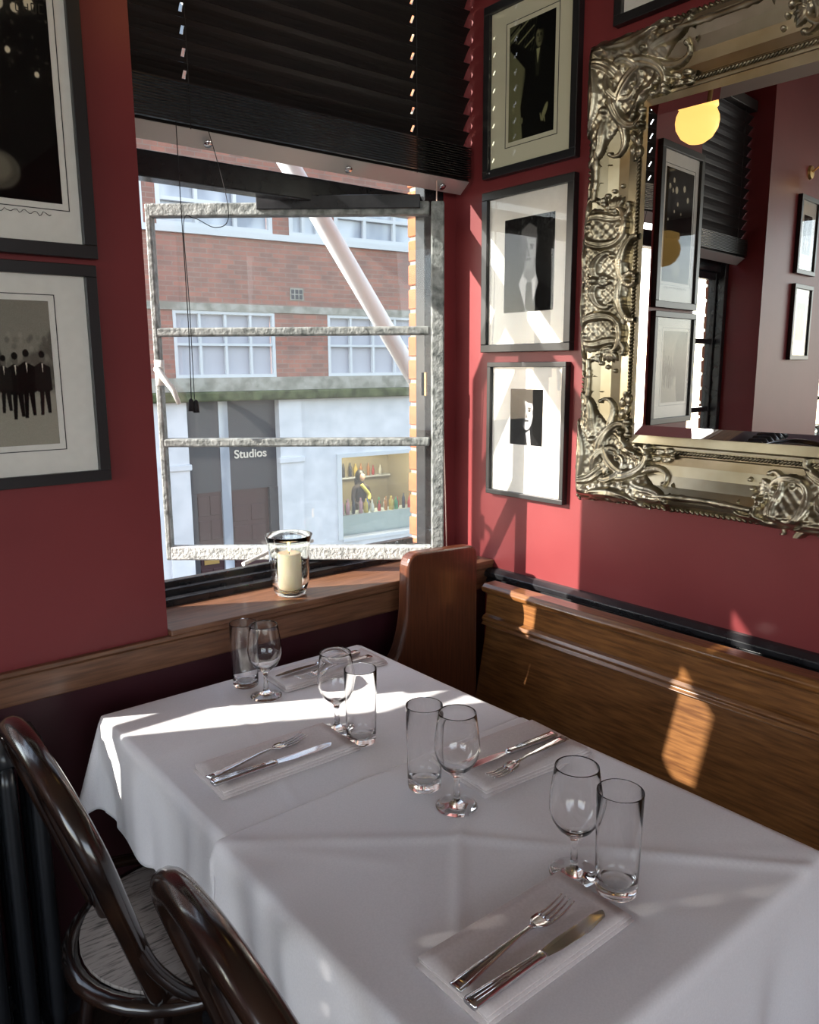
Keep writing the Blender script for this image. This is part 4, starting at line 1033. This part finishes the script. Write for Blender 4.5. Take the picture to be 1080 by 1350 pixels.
part('reflection_strip', M['farglass'], -1.14, -.98, gz, .90, -.3, -.10)  # pale coloured strip standing in for a reflection in the dark shopfront
dr2 = part('panelled_door', M['doorred'], -.98, -.28, gz, -.62, -.3, -.18)
for j in range(3):
    for i in range(2): part('door_panel', M['doorred'], -.93+.32*i, -.67+.32*i, gz+.5+.36*j, gz+.78+.36*j, -.18, -.165, parent=dr2, bevel=.01)
for a, b in ((-2.10, -1.72), (-.12, .30)):
    part('pilaster', M['render'], a, b, gz, .90, 0, .06); part('pilaster_cap', M['render'], a-.03, b+.03, -.20, -.10, .0, .10, bevel=.015)
td = bpy.data.curves.new('lettering', 'FONT'); td.body = 'Studios'; td.size = .20; td.extrude = .008; td.offset = .0035; td.align_x = 'CENTER'; td.materials.append(M['sign'])
to = bpy.data.objects.new('lettering', td); C.objects.link(to); to.parent = bl; to.location = (-.60, .112, -.075); to.rotation_euler = (R(90), 0, 0)
dg = bpy.context.evaluated_depsgraph_get(); me_ = bpy.data.meshes.new_from_object(to.evaluated_get(dg)); mw_ = (to.location.copy(), to.rotation_euler.copy())
bpy.data.objects.remove(to); to = bpy.data.objects.new('lettering', me_); C.objects.link(to); to.parent = bl; to.location, to.rotation_euler = mw_
tag(to, 'pale lettering reading Studios on the dark shopfront')
# shop window with its display
m = MB(); FB(m, 1.00, 1.09, -1.72, -.12, -.1, .03); FB(m, 1.09, 3.4, -.19, -.12, -.1, .03); FB(m, 1.09, 3.4, -1.76, -1.70, -.1, .05); FB(m, 3.31, 3.4, -1.70, -.19, -.1, .03)
m.build('shop_window_frame', M['farwin'], bl)
part('shop_window_glass', M['pane'], 1.09, 3.31, -1.70, -.19, -.06, -.052)
m = MB(); FB(m, .9, 3.6, gz, -.0, -2.4, -2.3); FB(m, .9, 1.0, gz, 0, -2.3, -.3); FB(m, 3.5, 3.6, gz, 0, -2.3, -.3); m.build('shop_inner_walls', mat('shop_wall', (.40, .34, .22), .8), bl)
part('shop_floor', mat('shop_floor', (.16, .14, .12), .7), 1.0, 3.5, gz, gz+.05, -2.3, -.3)
part('shop_ceiling', M['render'], .9, 3.6, 0.0, .05, -2.4, -.3)
sh = part('display_counter', mat('pale_counter', (.45, .50, .48), .5), 1.15, 3.3, gz+.05, -1.35, -.75, -.35)
lamp('shop_light', 'POINT', (OF+EF*2.2+Vector((.12, .9, -.35)))[:], 90, (1, .85, .6), shadow_soft_size=.15)
def fpos(s, d, z): return OF+EF*s+Vector((-EF.y, EF.x, 0))*d+Vector((0, 0, z))
rs = random.Random(11); cols = [(.5, .05, .05), (.05, .25, .12), (.6, .45, .1), (.05, .05, .07), (.7, .68, .6), (.08, .15, .4), (.5, .2, .05), (.55, .3, .35)]
bm_ = [mat('bottle_colour_%s' % n_, c, .25) for n_, c in zip('abcdefgh', cols)]
for (d, z, n_, s0, s1, where) in ((.45, -1.35, 14, 1.25, 3.2, 'on the counter'), (.60, -1.35, 13, 1.3, 3.2, 'at the back of the counter'), (2.20, -.90, 14, 1.2, 3.3, 'on the wall shelf')):
    proto = {}
    if z > -1: 
        shf = MB().box((1.1, 2.1, z-.03), (3.45, 2.3, z)).build('wall_shelf', M['farwin'], bl)
    for i in range(n_):
        k = rs.randrange(8)
        if k not in proto:
            hh = .12+.03*(k % 4); rr = .032+.008*(k % 3)
            p = MB().lathe([(0, 0), (rr, 0), (rr, hh), (rr*.4, hh+.04), (rr*.4, hh+.09), (0, hh+.09)], 10).build('bottle', bm_[k], None, smooth=True); proto[k] = p; o = p
        else: o = proto[k].copy(); C.objects.link(o)
        o.location = fpos(s0+(s1-s0)*(i+.5)/n_+rs.uniform(-.02, .02), d, z+.001)
        tag(o, 'small %s bottle displayed %s in the shop across the street' % (('red', 'green', 'yellow', 'black', 'cream', 'blue', 'orange', 'pink')[k], where), 'bottle', 'bottles %s in the far shop' % where)
# person inside the shop
def skin(name, pts, edges, rad, m_, parent=None, sub=1):
    me = bpy.data.meshes.new(name); me.from_pydata(pts, edges, []); o = bpy.data.objects.new(name, me); C.objects.link(o); me.materials.append(m_)
    md = o.modifiers.new('skin', 'SKIN'); md.use_smooth_shade = True
    for i, v_ in enumerate(me.skin_vertices[0].data): v_.radius = (rad[i], rad[i]) if not hasattr(rad[i], '__len__') else rad[i]; v_.use_root = (i == 0)
    sb = o.modifiers.new('s', 'SUBSURF'); sb.levels = sub; sb.render_levels = sub
    if parent: o.parent = parent
    return o
pe = empty('person', fpos(2.12, 1.10, gz+.05)); tag(pe, 'person with dark hair and yellow scarf inside the shop across the street', 'person')
pts = [(0, 0, .93), (0, 0, 1.10), (0, 0, 1.30), (0, 0, 1.42), (0, 0, 1.50), (0, 0, 1.58), (0, -.01, 1.66), (-.17, 0, 1.38), (-.22, -.03, 1.12), (-.14, -.20, 1.05), (-.08, -.27, 1.08), (.17, 0, 1.38), (.22, -.03, 1.12), (.14, -.20, 1.05), (.08, -.27, 1.08), (-.09, 0, .88), (-.09, -.01, .48), (-.09, 0, .06), (-.09, -.10, .03), (.09, 0, .88), (.09, -.01, .48), (.09, 0, .06), (.09, -.10, .03)]
ed = [(0, 1), (1, 2), (2, 3), (3, 4), (4, 5), (5, 6), (3, 7), (7, 8), (8, 9), (9, 10), (3, 11), (11, 12), (12, 13), (13, 14), (0, 15), (15, 16), (16, 17), (17, 18), (0, 19), (19, 20), (20, 21), (21, 22)]
rad = [(.15, .10), (.13, .09), (.15, .10), (.13, .08), .05, (.075, .09), (.07, .085), .05, .04, .032, .028, .05, .04, .032, .028, .08, .055, .04, .035, .08, .055, .04, .035]
skin('body', pts, ed, rad, mat('dark_clothes_and_skin', (.06, .045, .045), .7), pe)
MB().ball((0, -.055, 1.60), (.062, .05, .085), 12, 8).build('face', mat('skin_tone', (.5, .3, .22), .6), pe, smooth=True)
MB().ball((0, .02, 1.63), (.10, .10, .12), 14, 9).ball((0, .06, 1.50), (.11, .06, .14), 12, 8).build('hair', mat('dark_hair', (.01, .008, .008), .5), pe, smooth=True)
MB().tube(smooth_path([(-.06, -.10, 1.46), (.0, -.13, 1.38), (.10, -.15, 1.25), (.06, -.2, 1.15)], 5), .035, 8).build('scarf', mat('yellow_scarf', (.7, .6, .15), .7), pe, smooth=True)
# white strut outside the window, and the brick reveals of our own building
st = MB().tube([(1.96+.3, 2.42, 1.46-.395), (1.58, 2.42, 1.96), (1.12, 2.42, 2.565)], .034, 16).build('awning_strut', mat('white_strut_paint', (.86, .89, .92), .6), smooth=True); tag(st, 'white painted diagonal strut outside the open window', 'strut')
def brick_pier(x0, x1, y0, y1, z0, z1, label):
    r = empty('brick_jamb', (x0, y0, z0)); tag(r, label, 'brick pier')
    MB().box((.006, .006, 0), (x1-x0-.006, y1-y0-.006, z1-z0)).build('mortar_core', M['mortar'], r)
    p = None; n_ = int((z1-z0)/.075); rs = random.Random(3)
    for i in range(n_):
        if p is None: p = MB().box((0, 0, 0), (x1-x0, y1-y0, .063)).build('brick', M['brickA'], r, bevel=.003, seg=1); o = p
        else: o = p.copy(); C.objects.link(o); o.parent = r
        o.location = (rs.uniform(-.002, .002), rs.uniform(-.002, .002), i*.075+.006)
    return r
brick_pier(1.678, 1.90, YO+.004, YO+.13, .80, 2.66, 'sunlit orange brick jamb outside the right side of the open window')
brick_pier(-.95, -.68, YO+.004, YO+.12, .80, 2.66, 'orange brick pier outside the narrow window, seen in the mirror')
